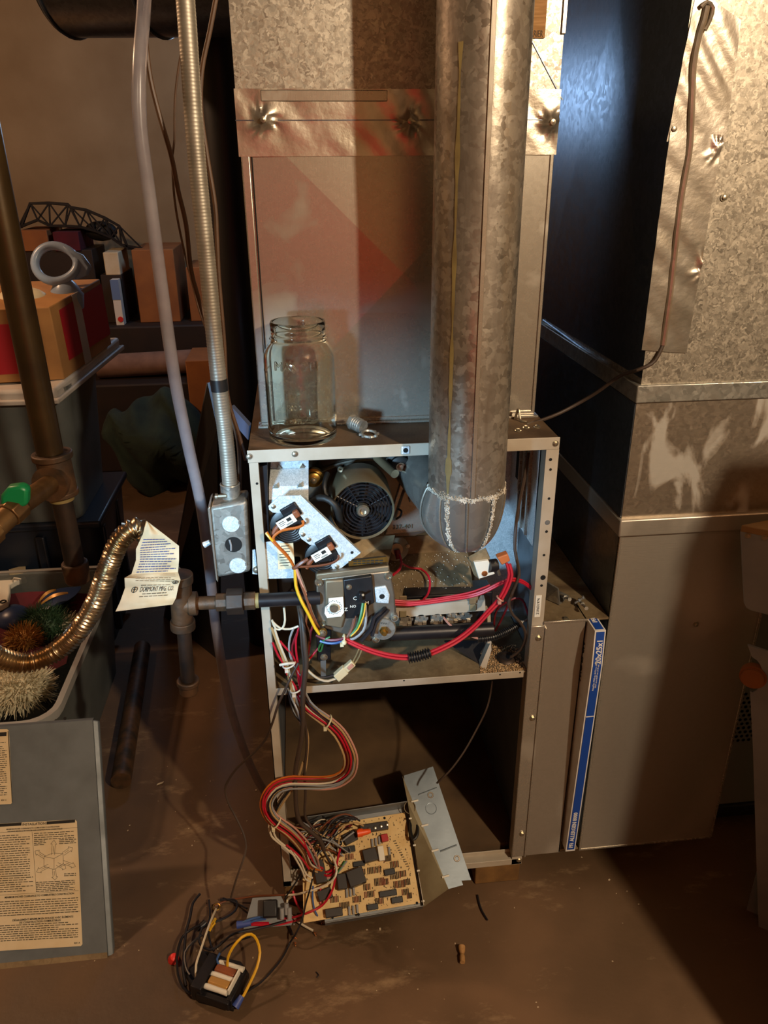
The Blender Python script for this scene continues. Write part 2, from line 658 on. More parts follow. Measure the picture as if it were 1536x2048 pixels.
# front frame
tr = fpart(MB().bx(0, W_, -.002, .0005, ZT - .021, ZT + .0008).bx(0, W_, .0005, .018, ZT - .021, ZT - .0195), 'top_rail', 'cabinet_paint', bevel=.0008)
for px, py in ((499, 913), (590, 908), (1111, 887)):
    p = at(px, py, 'y', -.002)
    mb = MB()
    screw(mb, p, (0, -1, 0), .0036, .003)
    mb.build('screw', 'screw_metal', tr)
p = at(811, 900, 'y', -.003)
MB().bx(p.x - .007, p.x + .007, -.0045, -.002, p.z - .007, p.z + .007).build('speed_nut', 'galv_zinc', tr, bevel=.001)
MB().cyl((p.x, -.0052, p.z), (p.x, -.003, p.z), .0042, n=12).build('hole', 'dark_hole', tr)
lp = fpart(MB().bx(0, .0165, -.002, .0, ZB, ZT - .021).bx(.015, .0165, 0, .03, ZB, ZT - .021).bx(0, .0015, -.002, .03, ZB, ZT - .021), 'front_post', 'cabinet_paint')
rp = fpart(MB().bx(W_ - .0225, W_, -.002, .0, ZB, ZT - .021).bx(W_ - .0225, W_ - .021, 0, .025, ZB, ZT - .021), 'front_post', 'cabinet_paint')
for px, py, r in ((1101, 919, .0028), (1101, 939, .0024), (1098, 997, .0024), (1093, 1063, .0026), (1088, 1110, .0024),
                  (1086, 1155, .005), (1083, 1171, .0026)):
    p = at(px, py, 'y', -.002)
    MB().cyl((p.x, -.0026, p.z), (p.x, -.001, p.z), r, n=12).build('hole', 'dark_hole', rp)
p = at(1095, 1045, 'y', -.002)
MB().lathe([(.0048, 0), (.0042, .0012), (0, .0016)], (p.x, -.002, p.z), (0, -1, 0), 14).build('plug', 'board_grey', rp)
a = at(1079, 1222, 'y', -.002)
MB().bx(.508, .519, -.0032, -.002, .705, .752).build('serial_sticker', 'label_white', rp)
text('21A601974', .0075, Matrix.Translation((.5135, -.0033, .7285)) @ Matrix(((0, -1, 0), (0, 0, -1), (1, 0, 0))).to_4x4(), 'ink_black', rp, 'serial_number')
p = at(514, 967, 'y', -.002)
MB().cyl((p.x, -.0026, p.z), (p.x, -.001, p.z), .0022, n=10).build('hole', 'dark_hole', lp)
# blower deck
sh = fpart(MB().bx(.004, W_ - .004, .0, DEP, .578, .5805), 'blower_deck', 'galv_dusty')
MB().bx(.014, W_ - .03, -.0012, .0005, .567, .5825).build('deck_lip', 'cabinet_paint', sh, bevel=.0006)
for px, py in ((808, 1361), (1000, 1349), (610, 1374), (1040, 1345)):
    p = at(px, py, 'y', -.0012)
    MB().cyl((p.x, -.0018, p.z), (p.x, 0, p.z), .0018, n=8).build('hole', 'dark_hole', sh)
# lower compartment
fpart(MB().bx(.004, W_ - .002, .035, DEP, .06, .088), 'bottom_pan', 'cardboard_floor')
fpart(MB().bx(0, W_, -.002, .02, .06, .076).bx(0, W_, .018, .02, .06, .085), 'base_rail', 'cabinet_paint', bevel=.0006)
mb = MB()
screw(mb, (.521, -.002, .072), (0, -1, 0), .004, .003)
fpart(mb, 'screw', 'screw_metal')
# burner compartment back wall (cell panel) and folded partition
cp = fpart(MB().bx(.0015, W_ - .0015, .20, .203, .58, ZT - .003), 'cell_panel', 'stamped_steel')
fpart(MB().bx(.4995, .5010, .02, .2, .845, 1.036), 'wall_liner', 'galv_zinc')
fpart(MB().bx(.4980, .4996, .135, .150, .93, 1.036), 'liner_slot', 'dark_hole')
for y in (.055, .085, .115):
    fpart(MB().bx(.4945, .4996, y, y + .006, .85, 1.035), 'wall_flange', 'galv_satin')
fpart(MB().bx(.4375, W_ - .002, .19, .2, .60, 1.03), 'wall_flange', 'galv_zinc')
for y, z, r in ((.07, .935, .005), (.10, .915, .007), (.10, .900, .006), (.13, .862, .006)):
    fpart(MB().cyl((.4990, y, z), (.4998, y, z), r, n=10), 'knockout_hole', 'dark_hole')

# ---- draft inducer
HZ = 'galv_zinc'
mb = MB()
pl = [at(*q, 'y', .150) for q in ((612, 985), (640, 935), (700, 918), (790, 912), (838, 925), (862, 940), (862, 1062), (830, 1074), (760, 1078), (690, 1080), (640, 1050))]
mb.prism(pl, (0, .05, 0))
ih = fpart(mb, 'inducer_housing', 'stamped_steel', bevel=.004)
pl = [at(*q, 'y', .146) for q in ((768, 1072), (812, 925), (858, 940), (858, 1062))]
MB().prism(pl, (0, .006, 0)).build('volute_cover', 'galv_satin', ih, bevel=.003)
MB().tube(smoothpath(px3([(634, 945), (690, 925), (760, 918), (800, 935), (818, 952), (806, 985), (788, 1040)], .146)), .003, 6).build('stiffening_bead', 'stamped_steel', ih)
p = at(806, 1054, 'y', .144)
text('337-401', .0125, Matrix.Translation(p) @ FRONT, 'ink_brown', ih, 'stamped_number')
mb = MB()
for px, py in ((829, 994),):
    p = at(px, py, 'y', .14)
    mb.box(p, (.022, .006, .022))
mb.build('bolt_plate', 'galv_satin', ih, bevel=.003)
p = at(829, 994, 'y', .135)
MB().torus(p, (0, 1, 0), .006, .0028, 16, 6).build('bolt', 'black_metal', ih)
# motor can
mc = at(726, 1022, 'y', .022)
R0 = .0565
mt = fpart(MB().lathe([(R0 - .004, .004), (R0 - .001, 0), (R0, .002), (R0, .09), (R0 - .006, .098), (.03, .105)], mc, (0, 1, 0), 40, caps=False), 'inducer_motor', 'motor_can')
MB().lathe([(R0 - .002, .002), (R0 - .003, .02), (.0, .026)], mc, (0, 1, 0), 40, caps=False).build('motor_shell', 'black_metal', mt)
for k in range(6):
    MB().torus(mc + V((0, .006 + .0012 * k * 0, 0)), (0, 1, 0), .016 + .0062 * k, .0013, 36, 6).build('grille_ring', 'black_metal', mt)
for k in range(3):
    a = 2 * PI * k / 3 + .5
    e = V((math.cos(a), 0, math.sin(a)))
    MB().cyl(mc + V((0, .008, 0)) + e * .01, mc + V((0, .008, 0)) + e * .052, .0016, n=6).build('grille_spoke', 'black_metal', mt)
for k in range(9):
    a = 2 * PI * k / 9
    e = V((math.cos(a), 0, math.sin(a)))
    t = V((-math.sin(a), 0, math.cos(a)))
    MB().prism([mc + V((0, .012, 0)) + e * .012, mc + V((0, .012, 0)) + e * .05, mc + V((0, .024, 0)) + e * .05 + t * .012, mc + V((0, .024, 0)) + e * .012 + t * .006], t * .0012).build('fan_blade', 'black_plastic', mt)
MB().lathe([(.0115, .012), (.0115, 0), (.009, -.003), (.006, -.003), (.006, .002), (0, .002)], mc, (0, 1, 0), 20).build('motor_hub', 'screw_metal', mt)
MB().tube(smoothpath([at(796, 1018, 'y', .07), at(803, 1022, 'y', .06), at(801, 1032, 'y', .06), at(793, 1038, 'y', .07)], .004), .002, 6).build('wire_loop', 'black_rubber', mt)
p = at(681, 938, 'y', .08)
mb = MB()
for k in range(3):
    mb.torus(p + V((0, .003 * k, -.002 * k)), (0, 1, .3), .004, .0015, 12, 5)
mb.build('mount_spring', 'screw_metal', mt)
# round mounting grommets
for px, py, R, m2 in ((627, 957, .0135, 'brass'), (800, 930, .019, 'black_rubber')):
    p = at(px, py, 'y', .10)
    g = fpart(MB().lathe([(R * 1.35, .012), (R * 1.35, .002), (R, 0), (R, -.008), (R * .8, -.010), (0, -.010)], p, (0, 1, 0), 22), 'mounting_grommet', m2)
    mb = MB()
    screw(mb, p + V((0, -.010, 0)), (0, -1, 0), R * .3, .004)
    mb.build('bolt', 'screw_metal', g)
fpart(MB().cyl(at(754, 915, 'y', .12), at(790, 948, 'y', .05), .008, n=12), 'drain_spout', 'motor_can')
# suction hoses
fpart(MB().tube(smoothpath(px3([(622, 1003, .03), (640, 995, .02), (660, 1001, .012), (675, 1020, .01), (681, 1053, .03)])), .0062, 10), 'suction_hose', 'black_rubber')
fpart(MB().tube(smoothpath(px3([(655, 947, .09), (649, 965, .07), (650, 985, .06), (662, 1000, .06)])), .0045, 8), 'suction_hose', 'black_rubber')
# folded bracket at upper left
mb = MB()
b0 = [at(*q, 'y', .06) for q in ((542, 918), (617, 917), (617, 936), (541, 937))]
b1 = [at(541, 937, 'y', .06), at(617, 936, 'y', .06), at(617, 971, 'y', .03), at(538, 973, 'y', .03)]
b2 = [at(538, 973, 'y', .03), at(617, 971, 'y', .03), at(617, 1010, 'y', .025), at(538, 1005, 'y', .025)]
for b in (b0, b1, b2):
    mb.prism(b, (0, .002, 0))
br = fpart(mb, 'folded_bracket', 'galv_zinc')
for px, py, yy in ((558, 936, .058), (604, 934, .058), (552, 974, .028), (600, 972, .028)):
    p = at(px, py, 'y', yy)
    MB().prism([p + V((-.005, 0, -.001)), p + V((.005, 0, -.001)), p + V((0, 0, .006))], (0, -.003, 0)).build('bend_gusset', 'screw_metal', br)
# pressure switch bracket and two switches
YB = -.008
pts = ((537, 1012), (558, 992), (599, 991), (720, 1107), (676, 1141), (666, 1139), (662, 1131), (680, 1114), (672, 1098), (648, 1092), (620, 1090), (603, 1078),
       (597, 1066), (600, 1056), (612, 1046), (600, 1030), (575, 1024), (558, 1026), (545, 1025), (538, 1019))
pb = fpart(MB().prism([at(*q, 'y', YB) for q in pts], (0, .0018, 0)), 'switch_bracket', 'galv_zinc', label='bright spangled zinc bracket set at an angle')
MB().prism([at(599, 991, 'y', YB), at(720, 1107, 'y', YB), at(722, 1105, 'y', YB + .016), at(602, 989, 'y', YB + .016)], (.0012, 0, .0012)).build('bracket_flange', 'galv_zinc', pb)
for px, py in ((547, 1013), (606, 1069), (618, 1079), (674, 1133)):
    p = at(px, py, 'y', YB)
    MB().lathe([(.0042, 0), (.0038, .0016), (.002, .0024), (0, .0024)], p, (0, -1, 0), 14).build('rivet', 'screw_metal', pb)
p = at(704, 1105, 'y', YB)
MB().cyl(p + V((0, -.0004, 0)), p + V((0, .001, 0)), .0028, n=10).build('hole', 'dark_hole', pb)


def pswitch(cx, cy, ang=27, da=0):
    c = at(cx, cy, 'y', YB)
    e = V((math.cos(math.radians(ang)), 0, math.sin(math.radians(ang))))
    n = V((-e.z, 0, e.x))
    d = MB()
    cc = c - n * .016 - e * .004
    d.lathe([(.031, .028), (.033, .02), (.033, .006), (.026, .003), (.0, .003)], cc, (0, 1, 0), 32)
    ps = fpart(d, 'pressure_switch', 'black_plastic')
    for k in range(5):
        MB().torus(cc + V((0, .003, 0)), (0, 1, 0), .012 + .004 * k, .0012, 24, 5, PI * 1.02, PI * 1.9).build('moulded_ridge', 'black_plastic', ps)
    R = Matrix((e, V((0, 1, 0)), n)).transposed()
    MB().box(c + n * .008 + e * .014 + V((0, -.001, 0)), (.030, .006, .026), R).build('terminal_block', 'black_metal', ps, bevel=.002)
    MB().box(c + V((0, -.0072, 0)), (.034, .008, .0165), R).build('switch_cap', 'black_plastic', ps, bevel=.002)
    MB().box(c + V((0, -.0116, 0)), (.033, .001, .016), R).build('switch_label', 'label_white', ps, bevel=.0003)
    T = Matrix.Translation(c + V((0, -.0122, 0))) @ Matrix((e, n, V((0, -1, 0)))).transposed().to_4x4()
    fp = MB()
    for i, (a0, a1, h) in enumerate(((-.013, -.003, .0012), (-.013, -.001, .0009), (-.013, -.004, .0009))):
        y0 = .004 - i * .0032
        fp.box(T @ V(((a0 + a1) / 2, y0, 0)), (a1 - a0, .0003, h), R)
    for i in range(9):
        fp.box(T @ V((-.002 + i * .0014, -.0052, 0)), (.0007, .0003, .003), R)
    fp.box(T @ V((.006, .002, 0)), (.008, .0003, .006), R)
    fp.build('fine_print', 'ink_black', ps, kind='stuff')
    MB().box(c + e * .021 + n * .003 + V((0, -.008, 0)), (.010, .010, .013), R).build('terminal_boot', 'terminal_brown', ps, bevel=.002)
    q = c - e * .026 - n * .006 + V((0, -.002, 0))
    MB().tube([q + e * .010 + n * .004, q, q - e * .012 - n * .008], [.0052, .005, .003], 8).build('terminal_boot', 'terminal_brown', ps)
    return c, e, n


pswitch(573, 1038, 29)
pswitch(642, 1103, 29)
# lower bracket with rating label
YL = .004
pts = ((505, 1100), (523, 1097), (523, 1085), (585, 1079), (591, 1156), (529, 1158), (529, 1150), (505, 1148))
lb = fpart(MB().prism([at(*q, 'y', YL) for q in pts], (0, .0018, 0)), 'mounting_plate', 'galv_zinc')
pts = ((554, 1087), (586, 1082), (590, 1136), (556, 1139))
MB().prism([at(*q, 'y', YL - .0004) for q in pts], (0, -.0006, 0)).build('rating_label', 'label_cream', lb)
mb = MB()
for i in range(8):
    p = at(571 + random.uniform(-3, 3), 1092 + i * 5.6, 'y', YL - .0012)
    mb.box(p, (random.uniform(.012, .022), .0004, .0012))
mb.build('fine_print', 'ink_black', lb, kind='stuff')
p = at(514, 1139, 'y', YL)
mb = MB()
screw(mb, p, (0, -1, 0), .005, .005)
mb.build('screw', 'screw_metal', lb)
fpart(MB().prism([at(*q, 'y', .012) for q in ((515, 935), (534, 930), (538, 1085), (520, 1090))], (0, .05, 0)), 'junction_cover', 'black_metal')
# shadowed round blower relay under the plate
fpart(MB().bx(.03, .075, .05, .12, .74, .80), 'relay_box', 'black_plastic', bevel=.004)

# ---- gas valve
YV = -.03
gv = fpart(MB().prism([at(*q, 'y', YV) for q in ((632, 1158), (780, 1142), (790, 1190), (792, 1235), (780, 1262), (740, 1285), (650, 1258), (634, 1240))], (0, .062, 0)), 'gas_valve', 'valve_cast', bevel=.003)
MB().prism([at(632, 1160, 'y', YV), at(779, 1143, 'y', YV), at(772, 1128, 'y', YV + .06), at(636, 1145, 'y', YV + .06)], (0, 0, .012)).build('valve_cover', 'valve_tan', gv, bevel=.003)
q0 = [at(*q, 'y', YV + .012) + V((0, 0, .016)) for q in ((698, 1149), (776, 1140), (774, 1130), (697, 1139))]
MB().prism(q0, (0, -.003, .002)).build('brass_plate', 'brass', gv)
T = Matrix.Translation((q0[0] + q0[1] + q0[2] + q0[3]) / 4 + V((0, -.004, .001))) @ Matrix.Rotation(.02, 4, 'Y') @ FRONT
mb = MB()
for k, yy in enumerate((.0026, -.0022)):
    for i in range(7):
        mb.add([T @ V((x, y + yy, 0)) for x, y in ((-.026 + i * .0076, -.001), (-.020 + i * .0076, -.001), (-.020 + i * .0076, .001), (-.026 + i * .0076, .001))], [(0, 1, 2, 3)])
mb.build('fine_print', 'ink_black', gv, kind='stuff')
for px, py, r in ((638, 1165, .0075), (646, 1247, .006), (777, 1152, .0075)):
    p = at(px, py, 'y', YV)
    b = MB().lathe([(r, .004), (r, -.002), (r * .8, -.004), (r * .45, -.004), (r * .4, -.002), (0, -.002)], p, (0, 1, 0), 16)
    b.build('bolt', 'screw_metal', gv)
rg_ = MB().prism([at(*q, 'y', YV - .006) for q in ((650, 1162), (688, 1160), (690, 1236), (684, 1258), (652, 1252))], (0, .02, 0)).build('regulator_tower', 'valve_tan', gv, bevel=.003)
MB().prism([at(*q, 'y', YV - .008) for q in ((657, 1196), (686, 1193), (688, 1224), (682, 1232), (654, 1235), (649, 1226), (650, 1214), (657, 1208))], (0, -.0016, 0)).build('regulator_label', 'label_white', gv)
p = at(668, 1216, 'y', YV - .012)
MB().lathe([(.008, .004), (.008, -.003), (.0065, -.005), (0, -.005)], p, (0, 1, 0), 20).build('adjuster_cap', 'screw_metal', gv)
mb = MB()
for k in range(26):
    a = 2 * PI * k / 26
    rr = .0125 + .0012 * (k % 2)
    if abs(math.sin(a)) > -.2 or True:
        mb.box(p + V((rr * math.cos(a), .0020, rr * math.sin(a))), (.0016, .0004, .001))
mb.build('fine_print', 'ink_black', gv, kind='stuff')
MB().prism([at(*q, 'y', YV - .008) for q in ((686, 1160), (744, 1152), (749, 1206), (738, 1212), (736, 1234), (692, 1238), (690, 1200))], (0, .02, 0)).build('switch_block', 'black_plastic', gv, bevel=.002)
for s_, px, py, z in (('C', 710, 1197, .010), ('NO', 706, 1213, .007), ('M', 734, 1206, .009), ('Z', 692, 1219, .009)):
    text(s_, z, Matrix.Translation(at(px, py, 'y', YV - .0086)) @ FRONT, 'label_white', gv, 'terminal_letter')
MB().box(at(721, 1192, 'y', YV - .012), (.006, .012, .016)).build('toggle_switch', 'black_metal', gv, bevel=.001)
MB().cyl(at(725, 1190, 'y', YV - .008), at(726, 1190, 'y', YV - .03), .0022, n=8).build('switch_lever', 'screw_metal', gv)
p = at(698, 1174, 'y', YV - .008)
mb = MB()
screw(mb, p, (0, -1, 0), .0035, .003)
mb.build('screw', 'screw_metal', gv)
MB().prism([at(*q, 'y', YV - .003) for q in ((749, 1176), (772, 1172), (780, 1190), (778, 1208), (752, 1206))], (0, .012, 0)).build('inlet_boss', 'galv_zinc', gv, bevel=.002)
p = at(764, 1193, 'y', YV - .003)
MB().cyl(p + V((0, -.0004, 0)), p + V((0, .004, 0)), .005, n=12).build('hole', 'dark_hole', gv)
p = at(767, 1258, 'y', YV - .004)
cap = MB().lathe([(.023, .012), (.023, 0), (.021, -.003), (0, -.003)], p, (0, 1, 0), 30).build('outlet_cap', 'galv_box', gv)
for dx, dz in ((.020, .022), (-.014, -.021)):
    MB().lathe([(.007, .010), (.007, -.002), (0, -.002)], p + V((dx, 0, dz)), (0, 1, 0), 14).build('cap_lug', 'galv_box', gv)
for dx, dz in ((.020, .022), (-.014, -.021)):
    mb = MB()
    screw(mb, p + V((dx, -.002, dz)), (0, -1, 0), .0035, .003)
    mb.build('screw', 'screw_metal', gv)
MB().lathe([(.008, .002), (.008, -.010), (.0075, -.011), (.0045, -.011), (.0045, -.018), (0, -.018)], p, (0, 1, 0), 6).build('hex_plug', 'brass', gv)
for k in range(3):
    T = Matrix.Translation(p + V((.004 * k - .004, -.0034, .015 - .001 * k))) @ FRONT
    text('U', .004, T, 'ink_black', gv, 'cast_mark')
# manifold pipe and burner bar
fpart(MB().cyl(at(780, 1268, 'y', .0), at(985, 1258, 'y', .0), .0135, n=18), 'manifold_pipe', 'black_metal')
bar = [at(*q, 'y', .03) for q in ((792, 1213), (970, 1202), (971, 1221), (792, 1236))]
bb = fpart(MB().prism(bar, (0, .002, 0)).prism([bar[0], bar[1], bar[1] + V((0, .012, .004)), bar[0] + V((0, .012, .004))], (0, 0, .002)), 'burner_bar', 'cabinet_paint')
for px, py in ((806, 1228), (946, 1215)):
    p = at(px, py, 'y', .028)
    MB().box(p, (.013, .002, .014)).build('bar_notch', 'board_dusty', bb, bevel=.004)
p = at(946, 1196, 'y', .026)
MB().box(p, (.014, .002, .026)).build('spring_clip', 'galv_dusty', bb, bevel=.002)
p = at(806, 1200, 'y', .028)
MB().box(p, (.014, .002, .018)).build('spring_clip', 'galv_dusty', bb, bevel=.002)
fpart(MB().bx(.27, .44, .05, .10, .655, .735), 'burner_box', 'black_metal', bevel=.003)
for i, px in enumerate((812, 842, 874, 905, 930)):
    p = at(px, 1242 - (px - 812) * .06, 'y', .03)
    b = MB().lathe([(.012, 0), (.012, .02), (.008, .03)], p, (0, 1, 0), 14)
    for k in range(4):
        a = PI / 2 * k + .6
        b.box(p + V((math.cos(a) * .012, -.002, math.sin(a) * .008)), (.007, .002, .005))
    fpart(b, 'burner_orifice', 'galv_satin')
# end plate on the deck
fpart(MB().prism([at(975, 1228, 'y', .02), at(981, 1228, 'y', .02), at(983, 1287, 'y', .01), at(975, 1287, 'y', .01)], (0, .05, 0)), 'manifold_bracket', 'cabinet_paint')
fpart(MB().prism([at(888, 1283, 'y', .10), at(982, 1280, 'y', .06), at(978, 1310, 'z', .5805), at(962, 1330, 'z', .5805)], (.002, .004, 0)), 'manifold_bracket', 'black_metal')
fpart(MB().prism([at(982, 1284, 'y', .03), at(978, 1292, 'y', .028), at(960, 1334, 'z', .5805), at(972, 1338, 'z', .5805), at(983, 1300, 'y', .03)], (.0018, .02, 0)), 'support_leg', 'cabinet_paint')
fpart(MB().prism([at(*q, 'y', .01) for q in ((633, 1262), (663, 1261), (662, 1320), (634, 1322))], (0, .012, 0)), 'support_leg', 'black_metal', bevel=.002)
fpart(MB().prism([at(*q, 'y', .012) for q in ((641, 1322), (652, 1321), (652, 1352), (642, 1353))], (0, .006, 0)), 'support_leg', 'board_grey')
for px, py in ((648, 1314), (646, 1267)):
    mb = MB()
    screw(mb, at(px, py, 'y', .01), (0, -1, 0), .0048, .004)
    fpart(mb, 'screw', 'screw_metal')
# burner cover plate: sloping dusty sheet behind the red wires, with igniter port
sl = [at(748, 1112, 'y', .16), at(935, 1100, 'y', .16), at(948, 1185, 'y', .06), at(792, 1200, 'y', .06)]
cov = fpart(MB().prism(sl, (0, .004, -.004)), 'burner_cover', 'galv_dusty')
MB().prism([at(745, 1078, 'y', .165), at(935, 1066, 'y', .165), at(935, 1100, 'y', .16), at(748, 1112, 'y', .16)], (0, .004, 0)).build('cover_flange', 'galv_dusty', cov)
p = at(793, 1098, 'y', .14)
MB().lathe([(.026, .02), (.026, .012), (.012, .008), (.012, -.006)], p, (0, .9, -.3), 20).build('sensor_port', 'stamped_steel', cov)
MB().cyl(p + V((0, -.012, .004)), p + V((.002, -.02, -.012)), .006, n=10).build('sensor_plug', 'wire_darkred', cov)
for dx in (-.024, .024):
    mb = MB()
    screw(mb, p + V((dx, .01, 0)), (0, -1, 0), .003, .003)
    mb.build('screw', 'screw_metal', cov)
mb = MB()
random.seed(3)
for i in range(170):
    u, v_ = random.random(), random.random() ** 1.3
    q = (sl[0] * (1 - u) + sl[1] * u) * (1 - v_) + (sl[3] * (1 - u) + sl[2] * u) * v_
    r = random.uniform(.0006, .0016)
    mb.box(q + V((0, -.001, .0012)), (r, r, r))
mb.build('scale_flakes', 'white_crust', cov, kind='stuff')
fpart(MB().prism([at(672, 1080, 'y', .08), at(790, 1070, 'y', .10), at(775, 1130, 'y', .04), at(690, 1140, 'y', .04)], (0, .006, -.01)), 'inducer_bracket', 'galv_dusty')
p = at(727, 1121, 'y', .05)
MB().bx(p.x - .012, p.x + .012, p.y - .004, p.y, p.z - .004, p.z + .004).build('slot', 'label_cream', FU)
# rust flakes on the deck
mb = MB()
for i in range(900):
    a = random.random()
    px = 960 + 95 * random.random()
    py = 1346 - 55 * random.random() ** 1.3 - (px - 1000) * .05
    q = at(px, py, 'z', .5815)
    if q.x > .505 or q.y < .002:
        continue
    r = random.uniform(.0008, .0024)
    mb.box(q + V((0, 0, r * .3)), (r, r * random.uniform(.5, 1), r * .7))
fpart(mb, 'rust_flakes', 'rust_flakes', kind='stuff')
# rollout limit switch near the elbow
p = [at(*q, 'y', -.01) for q in ((948, 1125), (977, 1121), (990, 1148), (958, 1158))]
lim = fpart(MB().prism(p, (0, .012, 0)), 'limit_switch', 'ceramic', bevel=.001)
MB().prism([at(*q, 'y', .0) for q in ((936, 1118), (955, 1112), (960, 1160), (948, 1150))], (0, .008, 0)).build('switch_bracket', 'galv_dusty', lim)
MB().prism([at(*q, 'y', -.004) for q in ((938, 1118), (972, 1100), (980, 1118), (948, 1128))], (0, .004, .003)).build('bracket_top', 'galv_dusty', lim)
MB().cyl(at(977, 1132, 'y', -.008), at(992, 1130, 'y', -.004), .012, n=16).build('switch_body', 'black_plastic', lim)
MB().tube(smoothpath([at(989, 1124, 'y', -.012), at(994, 1134, 'y', -.012), at(999, 1150, 'y', -.012)]), .003, 6).build('terminal_tab', 'screw_metal', lim)
MB().prism([at(*q, 'y', -.012) for q in ((994, 1116), (1016, 1108), (1021, 1122), (1004, 1131))], (0, .016, 0)).build('terminal_boot', 'terminal_orange', lim, bevel=.002)
MB().lathe([(.006, .001), (.005, -.002), (0, -.003)], at(969, 1147, 'y', -.01), (0, 1, 0), 12).build('rivet', 'copper', lim)
# wooden block the furnace stands on
for k, (x0, x1) in enumerate(((.425, .527), (.0, .10))):
    b = MB().bx(x0, x1, .005, .09, 0, .06).build('wood_block', 'pad_wood', bevel=.003)
    tag(b, ('rough brown wood block under the right front corner of the furnace', 'brown wood block under the left front corner of the furnace')[k], 'block')

# ================================================================== plenum above the furnace
PX0, PX1, PY0 = .020, .517, .125
PL = thing('supply_plenum', ((PX0 + PX1) / 2, PY0 + .25, ZT), 'tall galvanised supply plenum with cross-broken front standing on the furnace', 'duct')
zc0, zc1 = 1.066, 1.565
cx, cz = at(805, 545, 'y', PY0).x, at(805, 545, 'y', PY0).z
ap = V((cx, PY0 - .011, cz))
c4 = [V((PX0, PY0, zc0)), V((PX1, PY0, zc0)), V((PX1, PY0, zc1)), V((PX0, PY0, zc1))]
mb = MB()
mb.add(c4 + [ap], [(0, 1, 4), (1, 2, 4), (2, 3, 4), (3, 0, 4)])
fp_ = mb.build('front_panel', 'galv_satin', PL, smooth=False)
MB().bx(PX0, PX0 + .002, PY0, PY0 + .5, zc0, zc1).build('side_panel', 'galv_dark', PL)
MB().bx(PX1 - .002, PX1, PY0, PY0 + .5, zc0, zc1).build('side_panel', 'galv_dark', PL)
MB().bx(PX0, PX1, PY0 + .498, PY0 + .5, zc0, zc1).build('back_panel', 'galv_dark', PL)
MB().bx(PX0 - .001, PX0 + .013, PY0 - .004, PY0 + .01, zc0, zc1).build('corner_cleat', 'galv_satin', PL, bevel=.002)
MB().bx(PX0 + .0145, PX0 + .0165, PY0 - .003, PY0, zc0, zc1).build('corner_groove', 'dark_hole', PL)
MB().bx(PX1 - .005, PX1 + .001, PY0 - .003, PY0 + .01, zc0, zc1).build('corner_cleat', 'galv_satin', PL, bevel=.001)
MB().bx(PX0 - .006, PX1 + .006, PY0 - .012, PY0 + .02, ZT, ZT + .004).bx(PX0, PX1, PY0 - .004, PY0 + .003, ZT + .004, ZT + .010).build('base_flange', 'galv_satin', PL, bevel=.001)
# finger streaks left by a wet hand: thin dried film standing slightly proud of the sheet
up = MB().bx(PX0 - .002, PX1 + .002, PY0 - .002, PY0 + .5, zc1, 2.498)
up.build('upper_casing', 'galv_bright', PL)
MB().bx(PX1 - .003, PX1 + .004, PY0 - .006, PY0 + .01, zc1 + .1, 2.49).build('corner_cleat', 'galv_satin', PL, bevel=.001)
a, b = at(1062, 78, 'y', PY0 - .003), at(1125, 200, 'y', PY0 - .003)
MB().tube([a, b], .0012, 5).build('crease', 'galv_dark', PL)
# folded top edge seen under the tape
zz = at(700, 180, 'y', PY0).z
MB().bx(.055, .248, PY0 - .006, PY0 - .002, zz - .016, zz).build('slip_joint', 'galv_satin', PL, bevel=.0015)


def tape(name, corners, bumps, parent, nx=60, ny=24, off=.0025, wr=.0006, fold=None):
    """foil tape: corners (bl, br, tr, tl) in space; it puckers over the screw heads below it"""
    bl, br_, tr_, tl = [V(c) for c in corners]
    n = (br_ - bl).cross(tl - bl).normalized()
    ph = [(random.uniform(60, 160), random.uniform(60, 160), random.uniform(0, 6)) for _ in range(6)]

    def fn(u, v_):
        p = (bl * (1 - u) + br_ * u) * (1 - v_) + (tl * (1 - u) + tr_ * u) * v_
        x = (p - bl).dot((br_ - bl).normalized())
        y = (p - bl).dot((tl - bl).normalized())
        h = off + wr * sum(math.sin(a * x + b * y + c) for a, b, c in ph) / 3
        for (bx_, bz_, R, H) in bumps:
            d = math.hypot(x - bx_, y - bz_)
            if d < R * 3:
                ang = math.atan2(y - bz_, x - bx_)
                g = math.exp(-(d / R) ** 2)
                h += H * g + .0018 * math.sin(ang * 7 + 2 * math.sin(ang * 3 + bx_ * 9) + d * 110) * math.exp(-((d - R * .9) / (R * 1.1)) ** 2)
        return p + n * max(h, .0004)
    return MB().grid(nx, ny, fn, n * -.0006).build(name, 'foil_tape', parent, ang=60)


zt0, zt1 = at(700, 312, 'y', PY0).z, at(700, 178, 'y', PY0).z
bumps = []
for px, py in ((527, 240), (818, 243), (1100, 245)):
    p = at(px, py, 'y', PY0)
    bumps.append((p.x - (PX0 - .004), p.z - zt0, .011, .010))
tape('foil_tape', [(PX0 - .004, PY0 - .002, zt0), (PX1 + .004, PY0 - .002, zt0), (PX1 + .004, PY0 - .002, zt1), (PX0 - .004, PY0 - .002, zt1)], bumps, PL, 150, 34)
for bx_, bz_, _, _ in bumps:
    p = V((PX0 - .004 + bx_, PY0 - .014, zt0 + bz_))
    MB().lathe([(.005, .004), (.0045, -.003), (0, -.004)], p, (0, 1, 0), 10).build('screw_head', 'screw_metal', PL)
MB().bx(PX0 - .005, PX1 + .005, PY0 - .0052, PY0 - .003, zz - .042, zz - .0405).build('joint_line', 'galv_dark', PL)
